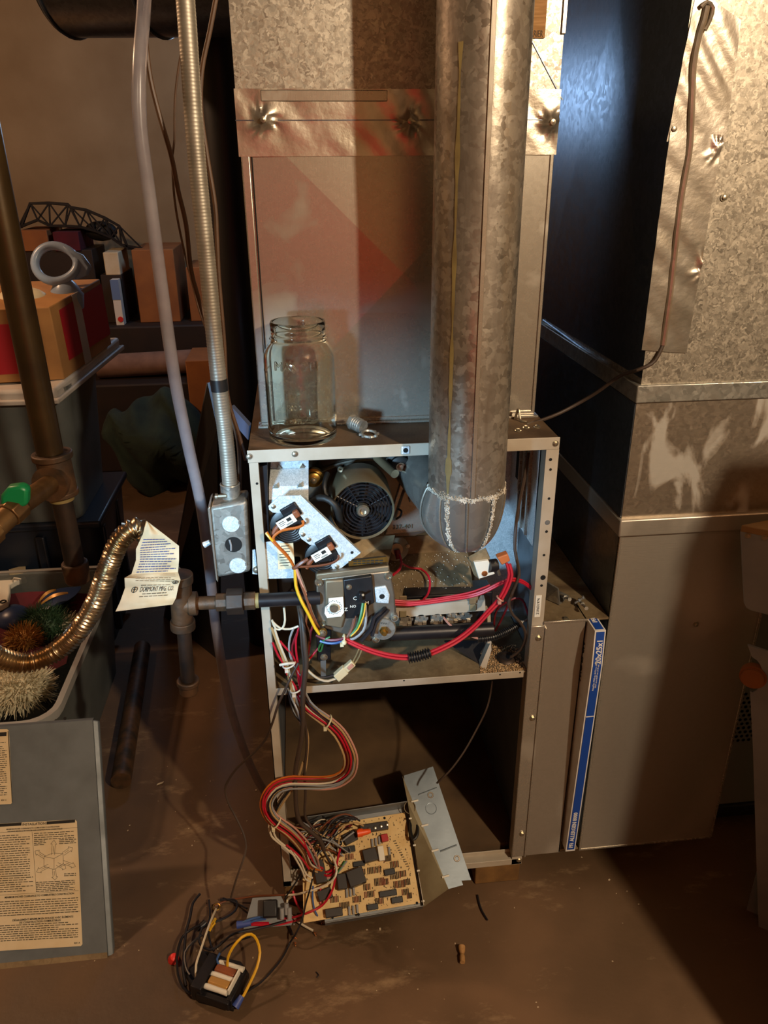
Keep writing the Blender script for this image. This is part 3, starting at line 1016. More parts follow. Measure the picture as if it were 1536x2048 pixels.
# wooden tag with branding on the upper casing
a, b = at(1000, -80, 'y', PY0 - .004), at(1089, 76, 'y', PY0 - .004)
tg = MB().bx(a.x, b.x, PY0 - .006, PY0 - .002, b.z, a.z).build('wood_tag', 'cardboard_tag', PL, label='thin brown wood tag on the upper casing')
p = at(1086, 68, 'y', PY0 - .0064)
text('CARRIER', .0125, Matrix.Translation(p) @ FRONT, 'ink_brown', tg, 'tag_lettering', align='RIGHT', sx=.60)
p = at(1061, 24, 'y', PY0 - .0064)
text('9', .018, Matrix.Translation(p) @ FRONT, 'ink_brown', tg, 'tag_lettering')

# ================================================================== flue pipe
fx, fy, fr = .3545, -.0585, .0628
FL = thing('flue_pipe', (fx, fy, .88), 'galvanised round vent pipe rising from the inducer elbow past the ceiling', 'pipe')
zj = at(935, 1003, 'y', fy - fr).z


def fl(mb, name, m, **k):
    return mb.build(name, m, FL, **k)


fl(MB().lathe([(fr, zj), (fr, 2.49)], (fx, fy, 0), (0, 0, 1), 56, caps=False), 'pipe', 'galv_flue')
sx_ = at(958, 700, 'y', fy - fr).x - fx
sa = -math.acos(max(-1, min(1, sx_ / fr)))


def ring(a, r):
    return V((fx + r * math.cos(a), fy + r * math.sin(a), 0))


sm = [ring(sa - .05, fr - .0005), ring(sa - .05, fr + .0022), ring(sa + .05, fr + .0022), ring(sa + .05, fr - .0005)]
fl(MB().prism([p + V((0, 0, zj + .004)) for p in sm], (0, 0, 2.49 - zj - .004)), 'lock_seam', 'galv_satin', bevel=.0006)
so = at(908, 700, 'y', fy - fr).x - fx
s2 = -math.acos(so / fr)
mb = MB()


def stain(u, v_):
    z = zj + .003 + v_ * .62
    wdt = .055 + .022 * math.sin(z * 43) + .012 * math.sin(z * 97 + 1) + (.05 if abs(z - zj - .055) < .012 else 0)
    return ring(s2 + (u - .5) * wdt * 1.4, fr + .0009) + V((0, 0, z))


fl(mb.grid(4, 120, stain), 'sealant_run', 'stain_yellow', label='yellow dried sealant run')
# elbow at the foot: pleated gores drawn together at the bottom
zb = at(930, 1113, 'y', fy - .02).z
EG = 9
poles = V((fx + .006, fy + .012, zb))


def gore(a, t):
    """a: angle round, t: 0 at the joint, 1 at the tip"""
    k = math.cos(t * PI / 2) ** .72
    c = V((fx, fy, zj)).lerp(V((poles.x, poles.y, zj)), t)
    z = zj - (zj - zb) * math.sin(t * PI / 2) ** 1.1
    rx = fr * 1.02
    bul = 1 + .10 * math.sin(t * PI) * max(0, -math.cos(a)) + .28 * math.sin(min(1, t * 1.2) * PI) * max(0, math.cos(a - 2.5))
    return V((c.x + rx * k * bul * math.cos(a), c.y + rx * k * bul * math.sin(a), z))


for g in range(EG):
    a0, a1 = 2 * PI * g / EG - .35, 2 * PI * (g + 1) / EG - .35
    mb = MB()
    vs, fs = [], []
    n1, n2 = 6, 14
    for j in range(n2 + 1):
        for i in range(n1 + 1):
            u = i / n1
            p = gore(a0 + (a1 - a0) * u, j / n2)
            o = V((p.x - fx, p.y - fy, 0))
            vs.append(p + o * (.045 * (math.sin(u * PI) - .5)))
    fs = [(j * (n1 + 1) + i + 1, j * (n1 + 1) + i, (j + 1) * (n1 + 1) + i, (j + 1) * (n1 + 1) + i + 1) for j in range(n2) for i in range(n1)]
    mb.add(vs, fs)
    fl(mb, 'elbow_gore', 'galv_elbow')
for g in range(EG):
    a0 = 2 * PI * g / EG - .35
    pts = [gore(a0, j / 20) for j in range(20)]
    pts = [p + V((p.x - fx, p.y - fy, 0)) * .01 for p in pts]
    fl(MB().tube(pts, .0016, 6), 'gore_seam', 'galv_satin')
# white corrosion crust along the joint and two seams
random.seed(11)
mb = MB()
for i in range(1000):
    a = random.uniform(-PI, 0)
    r = random.uniform(.0005, .0018)
    p = ring(a, fr + .001) + V((0, 0, zj + random.gauss(.001, .0028)))
    mb.box(p, (r, r, r * random.uniform(.6, 1.6)), Matrix.Rotation(random.random() * 3, 3, 'Z'))
for aa in (-2.25, -1.04):
    for i in range(420):
        t = random.random() ** 1.2 * .93
        p = gore(aa + random.gauss(0, .03), t)
        if random.random() < t * .5:
            continue
        r = random.uniform(.0005, .0018)
        mb.box(p + V((p.x - fx, p.y - fy, 0)) * .03, (r, r, r * 1.4), Matrix.Rotation(random.random() * 3, 3, 'Z'))
fl(mb, 'corrosion_crust', 'white_crust', kind='stuff', label='white crust along the elbow joint')
fl(MB().tube(smoothpath([V((fx - .01, fy + .02, zj - .05)), V((fx - .03, .05, zj - .045)), V((fx - .05, .15, zj - .035))]), .05, 28), 'outlet_collar', 'galv_elbow')
p = at(985, 993, 'y', fy - fr + .012)
mb = MB()
screw(mb, p, (.35, -1, 0), .004, .003)
fl(mb, 'screw', 'screw_metal')

# ================================================================== return duct
DX = .655
RD = thing('return_duct', (1.1, .25, .085), 'large galvanised return air drop standing right of the furnace', 'duct')
zA, zB_, zC, zD, zE = 1.147, 1.116, .901, .867, .085


def rd(mb, name, m, **k):
    return mb.build(name, m, RD, **k)


rd(MB().bx(DX + .004, 2.0, 0, .62, zA, 2.498), 'upper_casing', 'galv_duct')
rd(MB().bx(DX - .004, 2.0, -.006, .62, zB_, zA), 'joint_band', 'galv_box', bevel=.002)
rd(MB().bx(DX, 2.0, -.001, .62, zC, zB_), 'middle_casing', 'galv_satin_mid')
rd(MB().bx(DX - .005, 2.0, -.010, .62, zD, zC), 'joint_band', 'galv_brushed', bevel=.003)
rd(MB().bx(DX + .003, .966, -.001, .62, zE, zD), 'lower_casing', 'galv_brushed')
rd(MB().bx(DX + .001, DX + .006, -.004, .004, zE, zD), 'corner_bead', 'galv_satin', bevel=.001)
rd(MB().bx(.963, .968, -.003, .003, zE, zD), 'corner_bead', 'galv_satin', bevel=.001)
rd(MB().bx(DX + .003, .966, -.002, .0, zE - .002, zE + .002), 'bottom_hem', 'galv_satin')
# side seams and dented side panel facing the furnace
for (a, b) in (((1087, 640), (1268, 772)), ((1120, 905), (1236, 1036))):
    p, q = at(*a, 'x', DX + .002), at(*b, 'x', DX + .002)
    rd(MB().tube([p, q], .0022, 6), 'side_seam', 'galv_dark')
sd = [V((DX + .0035, y, z)) for y, z in ((0.0, zA + .01), (.60, zA + .01), (.60, 2.45), (0.0, 2.45))]
sc = V((DX - .004, .26, 1.75))
rd(MB().add(sd + [sc], [(1, 0, 4), (2, 1, 4), (3, 2, 4), (0, 3, 4)]), 'side_panel', 'galv_dark', smooth=False)
rd(MB().bx(DX - .002, DX, 0.0, .60, zC + .002, zB_ - .002), 'side_panel', 'galv_dark')
rd(MB().bx(DX + .001, DX + .003, 0.0, .60, zE, zD - .002), 'side_panel', 'galv_dark')
for px, py in ((1392, 1248), (1195, 1250), (1448, 395), (1347, 258)):
    p = at(px, py, 'y', -.001)
    mb = MB()
    screw(mb, p, (0, -1, 0), .004, .004)
    rd(mb, 'screw', 'screw_metal')
# foil tape over the thermostat cable
T1 = [at(*q, 'y', -.0005) for q in ((1333, 283), (1450, 283), (1482, 40), (1393, -20))]
T2 = [at(*q, 'y', -.0015) for q in ((1283, 700), (1372, 706), (1446, 270), (1340, 262))]
tape('foil_tape', T1, [(.06, .22, .012, .004)], RD, 40, 60, .0012, .0008)
tape('foil_tape', T2, [(.075, .13, .012, .004), (.05, .30, .01, .004)], RD, 40, 80, .0012, .0008)
ridge = smoothpath(px3([(1414, 12), (1408, 40), (1398, 70), (1387, 130), (1384, 200), (1380, 290), (1374, 330), (1362, 400), (1350, 500), (1339, 600), (1326, 690)], -.004))
rd(MB().tube(ridge, .0048, 8), 'taped_cable_ridge', 'foil_tape')
rd(MB().tube(smoothpath(px3([(1402, 14), (1414, 4), (1426, 16), (1420, 40), (1410, 60)], -.006)), .003, 8), 'foil_pucker', 'foil_tape')

# ---- filter rack between the furnace and the duct
FR = thing('filter_rack', (.59, .17, .086), 'narrow galvanised filter rack joining the furnace to the return duct', 'filter rack')
zf = .693
MB().bx(.527, .612, -.004, -.002, .086, zf).build('front_door', 'galv_door', FR, bevel=.0008)
MB().bx(.527, .655, -.002, .40, zf - .004, zf).build('top_panel', 'galv_dusty', FR)
MB().bx(.527, .612, -.0065, -.003, zf - .003, zf + .002).build('door_hem', 'galv_satin', FR, bevel=.0008)
MB().bx(.502, .530, -.007, -.003, .088, zf - .006).build('mounting_flange', 'galv_satin', FR, bevel=.0015)
MB().bx(.529, .533, -.010, -.003, .088, zf - .01).build('flange_hem', 'galv_satin', FR, bevel=.001)
MB().bx(.527, .655, .0, .40, .086, .090).build('bottom_panel', 'galv_dusty', FR)
MB().bx(.609, .6115, -.004, .05, .088, zf).build('door_return', 'galv_satin', FR)
for px, py in ((1077, 1276), (1065, 1436), (1044, 1667)):
    p = at(px, py, 'y', -.007)
    mb = MB()
    screw(mb, p, (0, -1, 0), .0042, .004)
    mb.build('screw', 'screw_metal', FR)

# ---- the filter standing proud of the slot, bent near its top
FI = thing('air_filter', (.63, -.02, .098), 'new pleated air filter with blue and white cardboard frame sticking out of its slot', 'filter')


def fpt(px, py, y):
    return at(px, py, 'y', y)


fa = [(1190, 1262), (1212, 1261), (1203, 1335), (1150, 1705), (1131, 1703), (1183, 1334)]   # front face outline, clockwise
yF = [-.042, -.042, -.052, -.024, -.024, -.052]
P6 = [fpt(a[0], a[1], y) for a, y in zip(fa, yF)]
wv = V((.0285, 0, 0))


def shape(x0, x1, dy=0.0):
    """front strip polygon between two widths, in metres from its left edge, following the bend"""
    L_ = [(P6[0], .0), (P6[5], .0), (P6[4], .0)]
    return [V((p.x + x0, p.y + dy, p.z)) for p, _ in L_], [V((p.x + x1, p.y + dy, p.z)) for p, _ in L_]


mb = MB()
W_F = .0212
for k in range(2):
    l, r = shape(0, W_F)
    a, b, c, d = l[k + 1], r[k + 1], r[k], l[k]
    back = .045
    vs = [a, b, c, d] + [V((p.x, back, p.z)) for p in (a, b, c, d)]
    mb.add(vs, [(0, 1, 2, 3), (4, 7, 6, 5), (0, 4, 5, 1), (2, 6, 7, 3), (1, 5, 6, 2), (0, 3, 7, 4)])
ff = mb.build('frame', 'filter_white', FI, smooth=False)
for k, (g0, g1) in enumerate(((.02, .0), (.0, .02))):
    l, r = shape(.0026, W_F - .0026, -.0006)
    lt = l[k].lerp(l[k + 1], .03 if k == 0 else 0)
    rt = r[k].lerp(r[k + 1], .03 if k == 0 else 0)
    lb_, rb_ = l[k + 1].lerp(l[k], 0 if k == 0 else .012), r[k + 1].lerp(r[k], 0 if k == 0 else .012)
    MB().prism([lb_, rb_, rt, lt], (0, -.0005, 0)).build('printed_band', 'filter_blue', FI, smooth=False)
l, r = shape(0.003, W_F - .003)
tp = [V((l[0].x, -.038, l[0].z + .0006)), V((r[0].x, -.038, l[0].z + .0006)), V((r[0].x, .035, l[0].z + .0006)), V((l[0].x, .035, l[0].z + .0006))]
MB().prism(tp, (0, 0, .0005)).build('printed_band', 'filter_blue', FI, smooth=False)


def strip_T(t, xoff, up=True):
    """frame on the front strip at a fraction t from the bend (0) to the bottom (1); negative goes towards the top"""
    if t >= 0:
        a, b = P6[5], P6[4]
    else:
        a, b = P6[5], P6[0]
    s = abs(t)
    c = a.lerp(b, s)
    d = (a - b).normalized() if t >= 0 else (b - a).normalized()
    nrm = V((-1, 0, 0)).cross(d).normalized()
    ny = d.cross(V((1, 0, 0))).normalized()
    y_ = V((-1, 0, 0))
    y_ = (y_ - d * y_.dot(d)).normalized()
    z_ = d.cross(y_)
    T = Matrix((d, y_, z_)).transposed().to_4x4()
    return Matrix.Translation(V((c.x + xoff, c.y, c.z)) + z_ * .0012) @ T


text('20x25x1', .0155, strip_T(-.42, W_F / 2 + .001), 'filter_white', FI, 'size_lettering', bold=.0010, sx=.95)
text('ALLERGEN 8000', .0125, strip_T(.850, W_F / 2), 'filter_white', FI, 'grade_lettering', bold=.0008, sx=1.0)
text('PFi', .0125, strip_T(.962, W_F / 2), 'filter_white', FI, 'maker_mark', bold=.0008)
text('Actual Size: 19.75 in x 24.75 in x .75 in\n50.17 cm x 62.87 cm x 1.91 cm', .0044, strip_T(.045, W_F / 2), 'filter_white', FI, 'fine_lettering', align='CENTER')
mk = strip_T(.24, W_F / 2)
MB(mk).bx(-.001, .001, -.008, .008, -.0006, .0006).build('paper_tear', 'filter_white', FI)
T = Matrix.Translation((tp[0].x + .0075, -.008, tp[0].z + .0012)) @ Matrix.Rotation(PI / 2, 4, 'Z')
text('PFi', .013, T, 'filter_white', FI, 'maker_mark', bold=.0005)
l, r = shape(0, W_F)
T = Matrix(((0, 0, -1, min(l[0].x, l[1].x) - .0006), (0, -1, 0, -.002), (-1, 0, 0, .60), (0, 0, 0, 1)))
text('AIR FLOW', .02, T, 'ink_black', FI, 'side_lettering')

# ================================================================== things on top of the furnace
jb = at(604, 862, 'z', ZT)
JR = .0585
jx, jy = at(603, 800, 'y', .055).x, .055
JAR = thing('glass_jar', (jx, jy, ZT), 'empty clear half gallon canning jar standing on top of the furnace', 'jar')
H = .228
prof = [(0, .004), (.045, .004), (.050, .0005), (.0545, .004), (.056, .012), (.0555, .02), (.0565, .024), (.0565, .158), (.055, .170), (.050, .182), (.0445, .190), (.0435, .194),
        (.0455, .197), (.0435, .200), (.0428, .205), (.0440, .208), (.0428, .211), (.0428, .219), (.0435, .224), (.042, H), (.0395, H), (.0385, .224), (.0385, .196), (.041, .188),
        (.047, .179), (.0515, .168), (.053, .157), (.053, .024), (.050, .012), (.040, .009), (0, .009)]
MB().lathe([(r * 1.035, h * .865) for r, h in prof], (jx, jy, ZT + .0006), (0, 0, 1), 64, caps=False).build('glass', 'glass', JAR, ang=60)


def on_jar(s, size, z, ang, m='glass'):
    cu_T = Matrix.Identity(4)
    o = text(s, size, cu_T, m, JAR, 'embossed_lettering', depth=.0014)
    off = WLOC[JAR.name]
    for v in o.data.vertices:
        p = v.co + off
        a = ang + p.x / JR
        r = JR + .0002 + p.z
        v.co = V((jx + r * math.cos(a), jy + r * math.sin(a), ZT + z * .865 + p.y)) - off
    o.data.update()


va = math.atan2(CAM.y - jy, CAM.x - jx)
on_jar('MASON', .021, .160 - .004, va - .12)
on_jar('ml 4', .014, .105, va - .22)
on_jar('500 2', .011, .080, va - .2)
on_jar('cups', .011, .055, va - .18)
for z in (.140, .138, .028, .024):
    MB().torus((jx, jy, ZT + z * .865), (0, 0, 1), JR - .0002, .0006, 24, 5, va - .5, va + .35).build('graduation_line', 'glass', JAR)

p = at(722, 853, 'z', ZT + .012)
o = MB().cyl(p + V((-.012, .012, .004)), p + V((.004, -.004, 0)), .0115, n=20).cyl(p + V((-.016, .016, .005)), p + V((-.012, .012, .004)), .0135, n=6)
for k in range(4):
    o.torus(p + V((-.010 + .003 * k, .010 - .003 * k, .0035 - .0009 * k)), (1, -1, -.25), .0117, .0009, 18, 5)
tag(o.build('conduit_connector', 'galv_box'), 'small zinc threaded conduit connector lying behind the locknut', 'fitting')
p = at(738, 868, 'z', ZT + .003)
o = MB().torus(p, (.1, -.15, 1), .0125, .0028, 26, 6)
for k in range(8):
    a = PI / 4 * k
    o.box(p + V((math.cos(a) * .0155, math.sin(a) * .0155, 0)), (.004, .004, .004), Matrix.Rotation(a, 3, 'Z'))
tag(o.build('locknut', 'galv_box'), 'zinc conduit locknut ring lying flat on the furnace top', 'nut')
for px, py in ((1052, 856), (1074, 855), (1036, 862)):
    o = MB()
    screw(o, at(px, py, 'z', ZT), (0, 0, 1), .004, .004)
    fpart(o, 'screw', 'screw_metal')
p = at(1030, 840, 'z', ZT)
tag(MB().tube(smoothpath([p + V((0, .0, .002)), p + V((.004, -.004, .022)), p + V((.007, -.012, .003)), p + V((.016, -.022, .002))], .004), .0022, 6).build('bent_clip', 'screw_metal'), 'small bent metal clip on the furnace top beside the flue pipe', 'clip')

# thermostat cable hanging from the taped duct to the furnace top
cb = MB().tube(smoothpath(px3([(1326, 690, -.004), (1316, 712, -.006), (1303, 728, -.006), (1275, 740, -.0), (1240, 752, .05), (1195, 784, .09), (1160, 805, .11), (1120, 826, .11), (1090, 838, .10), (1066, 846, .09), (1052, 852, .075)])), .0032, 8).build('thermostat_cable', 'brown_cable')
tag(cb, 'brown low voltage cable drooping from the taped duct to the furnace top', 'cable')

# ================================================================== conduit and switch box
CO = thing('metal_conduit', at(462, 990, 'y', .03), 'grey spiral metal conduit dropping from above into the small switch box', 'conduit')
cp_ = smoothpath([at(368, -40, 'y', .03), at(378, 100, 'y', .03), at(392, 300, 'y', .03), at(412, 500, 'y', .03), at(434, 730, 'y', .03), at(452, 880, 'y', .03), at(461, 980, 'y', .03)], .0016)
rr = []
for i in range(len(cp_)):
    rr.append(.0128 + .00022 * math.sin(i * 2.1))
MB().tube(cp_, rr, 20).build('corrugated_tube', 'conduit_metal', CO, ang=80)
i0 = min(range(len(cp_)), key=lambda i: (cp_[i] - at(440, 770, 'y', .03)).length)
k_ = max(1, int(.0118 / (cp_[i0 + 1] - cp_[i0]).length))
MB().tube(cp_[i0 - k_:i0 + k_], .0139, 22).build('black_tape', 'black_plastic', CO, label='band of glossy black electrical tape')
cA, cB = at(460, 968, 'y', .03), at(463, 1004, 'y', .03)
MB().cyl(cA, cA.lerp(cB, .55), .0165, n=24).cyl(cA.lerp(cB, .55), cB, .0145, n=24).torus(cA, (cB - cA), .0155, .0018, 24, 6).build('connector', 'galv_box', CO)
q = at(446, 992, 'y', .015)
MB().cyl(q + V((-.009, 0, 0)), q + V((.006, 0, 0)), .0035, n=8).cyl(q + V((-.013, 0, 0)), q + V((-.009, 0, 0)), .0052, n=12).build('clamp_screw', 'screw_metal', CO)

JB = thing('switch_box', at(462, 1160, 'y', .03), 'galvanised steel switch box with round knockouts fixed to the furnace side', 'electrical box')
q = [at(418, 1015, 'y', 0), at(494, 1001, 'y', 0), at(501, 1145, 'y', 0), at(432, 1157, 'y', 0)]
MB().prism(q, (0, .055, 0)).build('box_body', 'galv_box', JB, bevel=.006)
MB().prism([at(415, 1018, 'y', -.002), at(420, 1013, 'y', -.002), at(436, 1165, 'y', -.002), at(432, 1160, 'y', -.002)], (0, .06, 0)).build('cover_plate', 'galv_satin', JB, bevel=.001)
for px, py in ((462, 1048), (476, 1131)):
    p = at(px, py, 'y', 0)
    MB().lathe([(.0150, .001), (.0145, -.0012), (0, -.0014)], p, (0, 1, 0), 28).build('knockout', 'galv_zinc', JB)
    MB().box(p + V((.014, -.001, .002)), (.003, .0012, .006)).build('knockout_tab', 'galv_box', JB)
p = at(467, 1089, 'y', 0)
MB().cyl(p + V((0, -.0005, 0)), p + V((0, .002, 0)), .0145, n=28).build('open_knockout', 'dark_hole', JB, label='open round knockout hole')
MB().tube(smoothpath([p + V((-.006, -.0006, .010)), p + V((-.004, -.002, 0)), p + V((-.005, -.0006, -.011))], .004), .0018, 6).build('inner_wire', 'wire_grey', JB)
MB().cyl(at(420, 1084, 'y', .02), at(408, 1090, 'y', .02), .0045, .0058, 10).build('toggle_lever', 'galv_zinc', JB)

# ================================================================== gas piping
GP = thing('gas_drop_pipe', at(140, 1150, 'y', .1), 'oily dark gas riser pipe with tee and capped drip leg at far left', 'pipe')
YG = .1
MB().tube([at(-83, 0, 'y', YG), at(8, 450, 'y', YG), at(100, 905, 'y', YG)], .0225, 24).build('riser', 'oily_pipe', GP)
tA, tB = at(103, 905, 'y', YG), at(122, 990, 'y', YG)
MB().cyl(tA, tB, .029, n=24).cyl(tA, tA.lerp(tB, .14), .034, n=24).cyl(tA.lerp(tB, .88), tB, .031, n=24).build('tee', 'rusty_pipe', GP, bevel=.002)
br0 = tA.lerp(tB, .62)
hx = at(40, 1010, 'y', -.03)
MB().cyl(br0, br0.lerp(hx, .22), .028, n=22).cyl(br0.lerp(hx, .15), br0.lerp(hx, .24), .031, n=22).build('tee_branch', 'rusty_pipe', GP)
MB().cyl(br0, hx, .017, n=20).build('nipple', 'brass_fitting', GP)
nA, nB = tB, at(153, 1145, 'y', YG)
MB().cyl(nA, nB, .0175, n=20).build('drip_nipple', 'iron_pipe', GP)
MB().cyl(nA.lerp(nB, -.05), nA.lerp(nB, .06), .021, n=20).build('sealant_ring', 'stain_yellow', GP)
MB().cyl(nA.lerp(nB, .86), nA.lerp(nB, 1.12), .024, .022, 20).build('drip_cap', 'rusty_pipe', GP, bevel=.003)
VA = thing('gas_shutoff_valve', hx, 'brass gas shutoff valve with a green handle at the left edge', 'valve')
hv = at(-30, 1075, 'y', -.10)
MB().cyl(hx, hx.lerp(hv, .35), .021, n=8).cyl(hx.lerp(hv, .35), hx.lerp(hv, .75), .018, n=18).cyl(hx.lerp(hv, .75), hv, .022, n=8).build('valve_body', 'brass_fitting', VA, bevel=.0015)
g0 = at(42, 985, 'y', -.03)
MB().prism([at(*q, 'y', -.05) for q in ((0, 992), (14, 976), (40, 972), (55, 980), (54, 1012), (34, 1020), (18, 1010), (0, 1018))], (0, .022, 0)).build('handle', 'green_handle', VA, bevel=.005, label='green plastic valve handle')
MB().cyl(at(32, 1020, 'y', -.04), at(34, 985, 'y', -.04), .008, n=12).build('stem', 'brass_fitting', VA)
MB().lathe([(.007, 0), (.006, .004), (0, .005)], at(35, 976, 'y', -.04), (0, 0, 1), 8).build('stem_nut', 'brass', VA)

# corrugated connector
FX = thing('gas_flex_connector', at(60, 1325, 'y', -.05), 'shiny corrugated stainless gas connector curving across the open tote', 'gas hose')
fpth = smoothpath(px3([(-40, 1290, -.10), (0, 1315, -.09), (50, 1326, -.075), (100, 1310, -.06), (150, 1270, -.05), (190, 1208, -.045), (215, 1140, -.04), (238, 1085, -.035), (268, 1056, -.03), (290, 1066, -.025), (305, 1095, -.02), (325, 1125, -.01), (345, 1150, -.004)]), .00145)
L_ = 0
rr = []
for i, p in enumerate(fpth):
    if i:
        L_ += (p - fpth[i - 1]).length
    rr.append(.0156 + .0024 * math.sin(2 * PI * L_ / .0062))
MB().tube(fpth, rr, 20).build('corrugated_tube', 'stainless_flex', FX, ang=80)

# paper tag hanging on the connector
TGm = thing('paper_tag', at(300, 1215, 'y', -.05), 'creased yellowed paper warning tag hanging on the flexible gas connector', 'tag')
rowsL = [(292, 1042), (286, 1068), (272, 1098), (272, 1120), (263, 1148), (249, 1156), (250, 1176), (240, 1204), (231, 1223)]
rowsR = [(296, 1044), (330, 1070), (358, 1092), (358, 1120), (356, 1144), (361, 1160), (357, 1172), (352, 1196), (345, 1209)]
dep = [-.052, -.058, -.055, -.056, -.052, -.064, -.060, -.066, -.072]


def tagfn(u, v_):
    s = v_ * (len(rowsL) - 1)
    i = min(int(s), len(rowsL) - 2)
    f = s - i
    lx, ly = [rowsL[i][k] * (1 - f) + rowsL[i + 1][k] * f for k in (0, 1)]
    rx, ry = [rowsR[i][k] * (1 - f) + rowsR[i + 1][k] * f for k in (0, 1)]
    d = dep[i] * (1 - f) + dep[i + 1] * f
    d += .0016 * math.sin(u * 9 + v_ * 14) + .0012 * math.sin(u * 4 - v_ * 31)
    return at(lx * (1 - u) + rx * u, ly * (1 - u) + ry * u, 'y', d)


MB().grid(16, 40, tagfn, (0, .0005, 0)).build('paper', 'paper_tag', TGm, ang=30)


def on_tag(u, v_):
    p = tagfn(u, v_)
    return p + V((0, -.0012, 0))


def tag_line(u0, u1, v_, h, m, words=True):
    mb = MB()
    u = u0
    while u < u1:
        wd = random.uniform(.03, .10) if words else u1 - u0
        e = min(u1, u + wd)
        a, b, c, d = on_tag(u, v_ - h), on_tag(e, v_ - h), on_tag(e, v_ + h), on_tag(u, v_ + h)
        mb.add([a, b, c, d], [(3, 2, 1, 0)])
        u = e + .015
    return mb


def join(mbs):
    o = MB()
    for m in mbs:
        o.add(m.v, m.f)
    return o


random.seed(5)
join([tag_line(.10, random.uniform(.6, .95), .17 + .024 * k, .0040, 0) for k in range(14)]).build('fine_print', 'ink_blue', TGm, kind='stuff', smooth=False)
join([tag_line(.08, .93, .515 + .022 * k, .0012, 0, False) for k in range(3)] + [tag_line(.2, random.uniform(.7, .9), .59 + .03 * k, .0035, 0) for k in range(3)]
     + [tag_line(.30, .85, .715, .004, 0), tag_line(.36, .80, .81, .004, 0), tag_line(.32, .85, .835, .003, 0)]).build('fine_print', 'ink_brown', TGm, kind='stuff', smooth=False)
o = text('DORMONT MFG. CO.', 1, Matrix.Identity(4), 'ink_black', TGm, 'maker_lettering', depth=0)
off = WLOC[TGm.name]
xs = [(v.co + off).x for v in o.data.vertices]
x0, x1 = min(xs), max(xs)
for v in o.data.vertices:
    p = v.co + off
    v.co = on_tag(.30 + .62 * (p.x - x0) / (x1 - x0), .766 - p.y * .074) + V((0, -.0003, 0)) - off
o.data.update()
for cu_, cv_, R in ((.19, .765, .05), (.92, .665, .05)):
    c0 = MB()
    pr = []
    for k in range(25):
        a = 2 * PI * k / 24
        pr.append(on_tag(cu_ + R * math.cos(a), cv_ + R * .55 * math.sin(a)))
    c0.tube(pr, .0005, 4)
    c0.tube([on_tag(cu_ - R * .6, cv_), on_tag(cu_ + R * .6, cv_)], .0006, 4)
    c0.tube([on_tag(cu_, cv_ - .03), on_tag(cu_, cv_ + .03)], .0006, 4)
    c0.build('round_emblem', 'ink_black', TGm)

# black pipe run into the valve with tee, union and drip leg
YP = -.028
GR = thing('gas_supply_run', at(372, 1385, 'y', YP), 'rusty black iron gas tee with union and capped drip leg entering the furnace', 'pipe')
t0, t1 = at(360, 1150, 'y', YP), at(366, 1255, 'y', YP)
MB().cyl(t0, t1, .0185, n=22).cyl(t0.lerp(t1, -.02), t0.lerp(t1, .14), .0215, n=22).cyl(t0.lerp(t1, .86), t0.lerp(t1, 1.02), .0215, n=22).build('tee', 'rusty_pipe', GR, bevel=.0015)
e0, e1 = at(362, 1208, 'y', YP), at(640, 1195, 'y', YP)
MB().cyl(e0, e0.lerp(e1, .09), .018, n=22).cyl(e0.lerp(e1, .06), e0.lerp(e1, .115), .021, n=22).build('tee_branch', 'rusty_pipe', GR, bevel=.001)
MB().cyl(e0, e0.lerp(e1, .34), .0118, n=20).build('nipple', 'rusty_pipe', GR)
MB().cyl(e0.lerp(e1, .25), e0.lerp(e1, .34), .0165, n=8).build('union_tail', 'rusty_pipe', GR, bevel=.001)
MB().cyl(e0.lerp(e1, .325), e0.lerp(e1, .445), .0235, n=6).build('union_nut', 'iron_pipe', GR, bevel=.0015)
MB().cyl(e0.lerp(e1, .445), e0.lerp(e1, .53), .0165, n=8).build('union_tail', 'rusty_pipe', GR, bevel=.001)
MB().cyl(e0.lerp(e1, .525), e0.lerp(e1, .555), .0135, n=20).build('thread_sealant', 'stain_yellow', GR)
MB().cyl(e0.lerp(e1, .55), e1, .0125, n=22).build('black_pipe', 'black_metal', GR)
d0, d1 = at(367, 1250, 'y', YP), at(378, 1385, 'y', YP)
MB().cyl(d0, d0.lerp(d1, .86), .0125, n=20).build('drip_leg', 'iron_pipe', GR)
MB().cyl(d0.lerp(d1, .80), d1, .0185, .0165, 20).cyl(d0.lerp(d1, .80), d0.lerp(d1, .87), .0205, n=20).build('drip_cap', 'rusty_pipe', GR, bevel=.002)

# ================================================================== tubes and wires hanging at the left
tb = smoothpath([at(290, -30, 'y', .10), at(286, 40, 'y', .08), at(279, 130, 'y', .05), at(280, 250, 'y', .04), at(300, 400, 'y', .04), at(324, 580, 'y', .04), at(350, 760, 'y', .05),
                 at(376, 890, 'y', .07), at(402, 1010, 'y', .09), at(418, 1130, 'y', .12), at(434, 1270, 'y', .17), at(462, 1420, 'y', .23), at(505, 1540, 'y', .29), at(548, 1612, 'y', .335)], .02)
tag(MB().tube(tb, .0098, 14).build('vinyl_drain_tube', 'vinyl_tube'), 'cloudy clear vinyl condensate tube hanging left of the conduit down to the floor', 'tube')
o = MB().tube(smoothpath(px3([(300, -20), (290, 40), (298, 140), (316, 220), (342, 310), (356, 380), (372, 450), (382, 540), (398, 600), (424, 690), (440, 770), (468, 850), (478, 900), (480, 985)], .09)), .0036, 8).build('brown_wire', 'brown_wire')
tag(o, 'long brown thermostat wire running down between vinyl tube and conduit', 'wire')
o = MB().tube(smoothpath(px3([(435, -20), (420, 60), (404, 140), (402, 220), (414, 310), (430, 410), (434, 480), (438, 560), (448, 680), (455, 790), (478, 870), (492, 920)], .075)), .0034, 8).build('brown_wire', 'brown_wire')
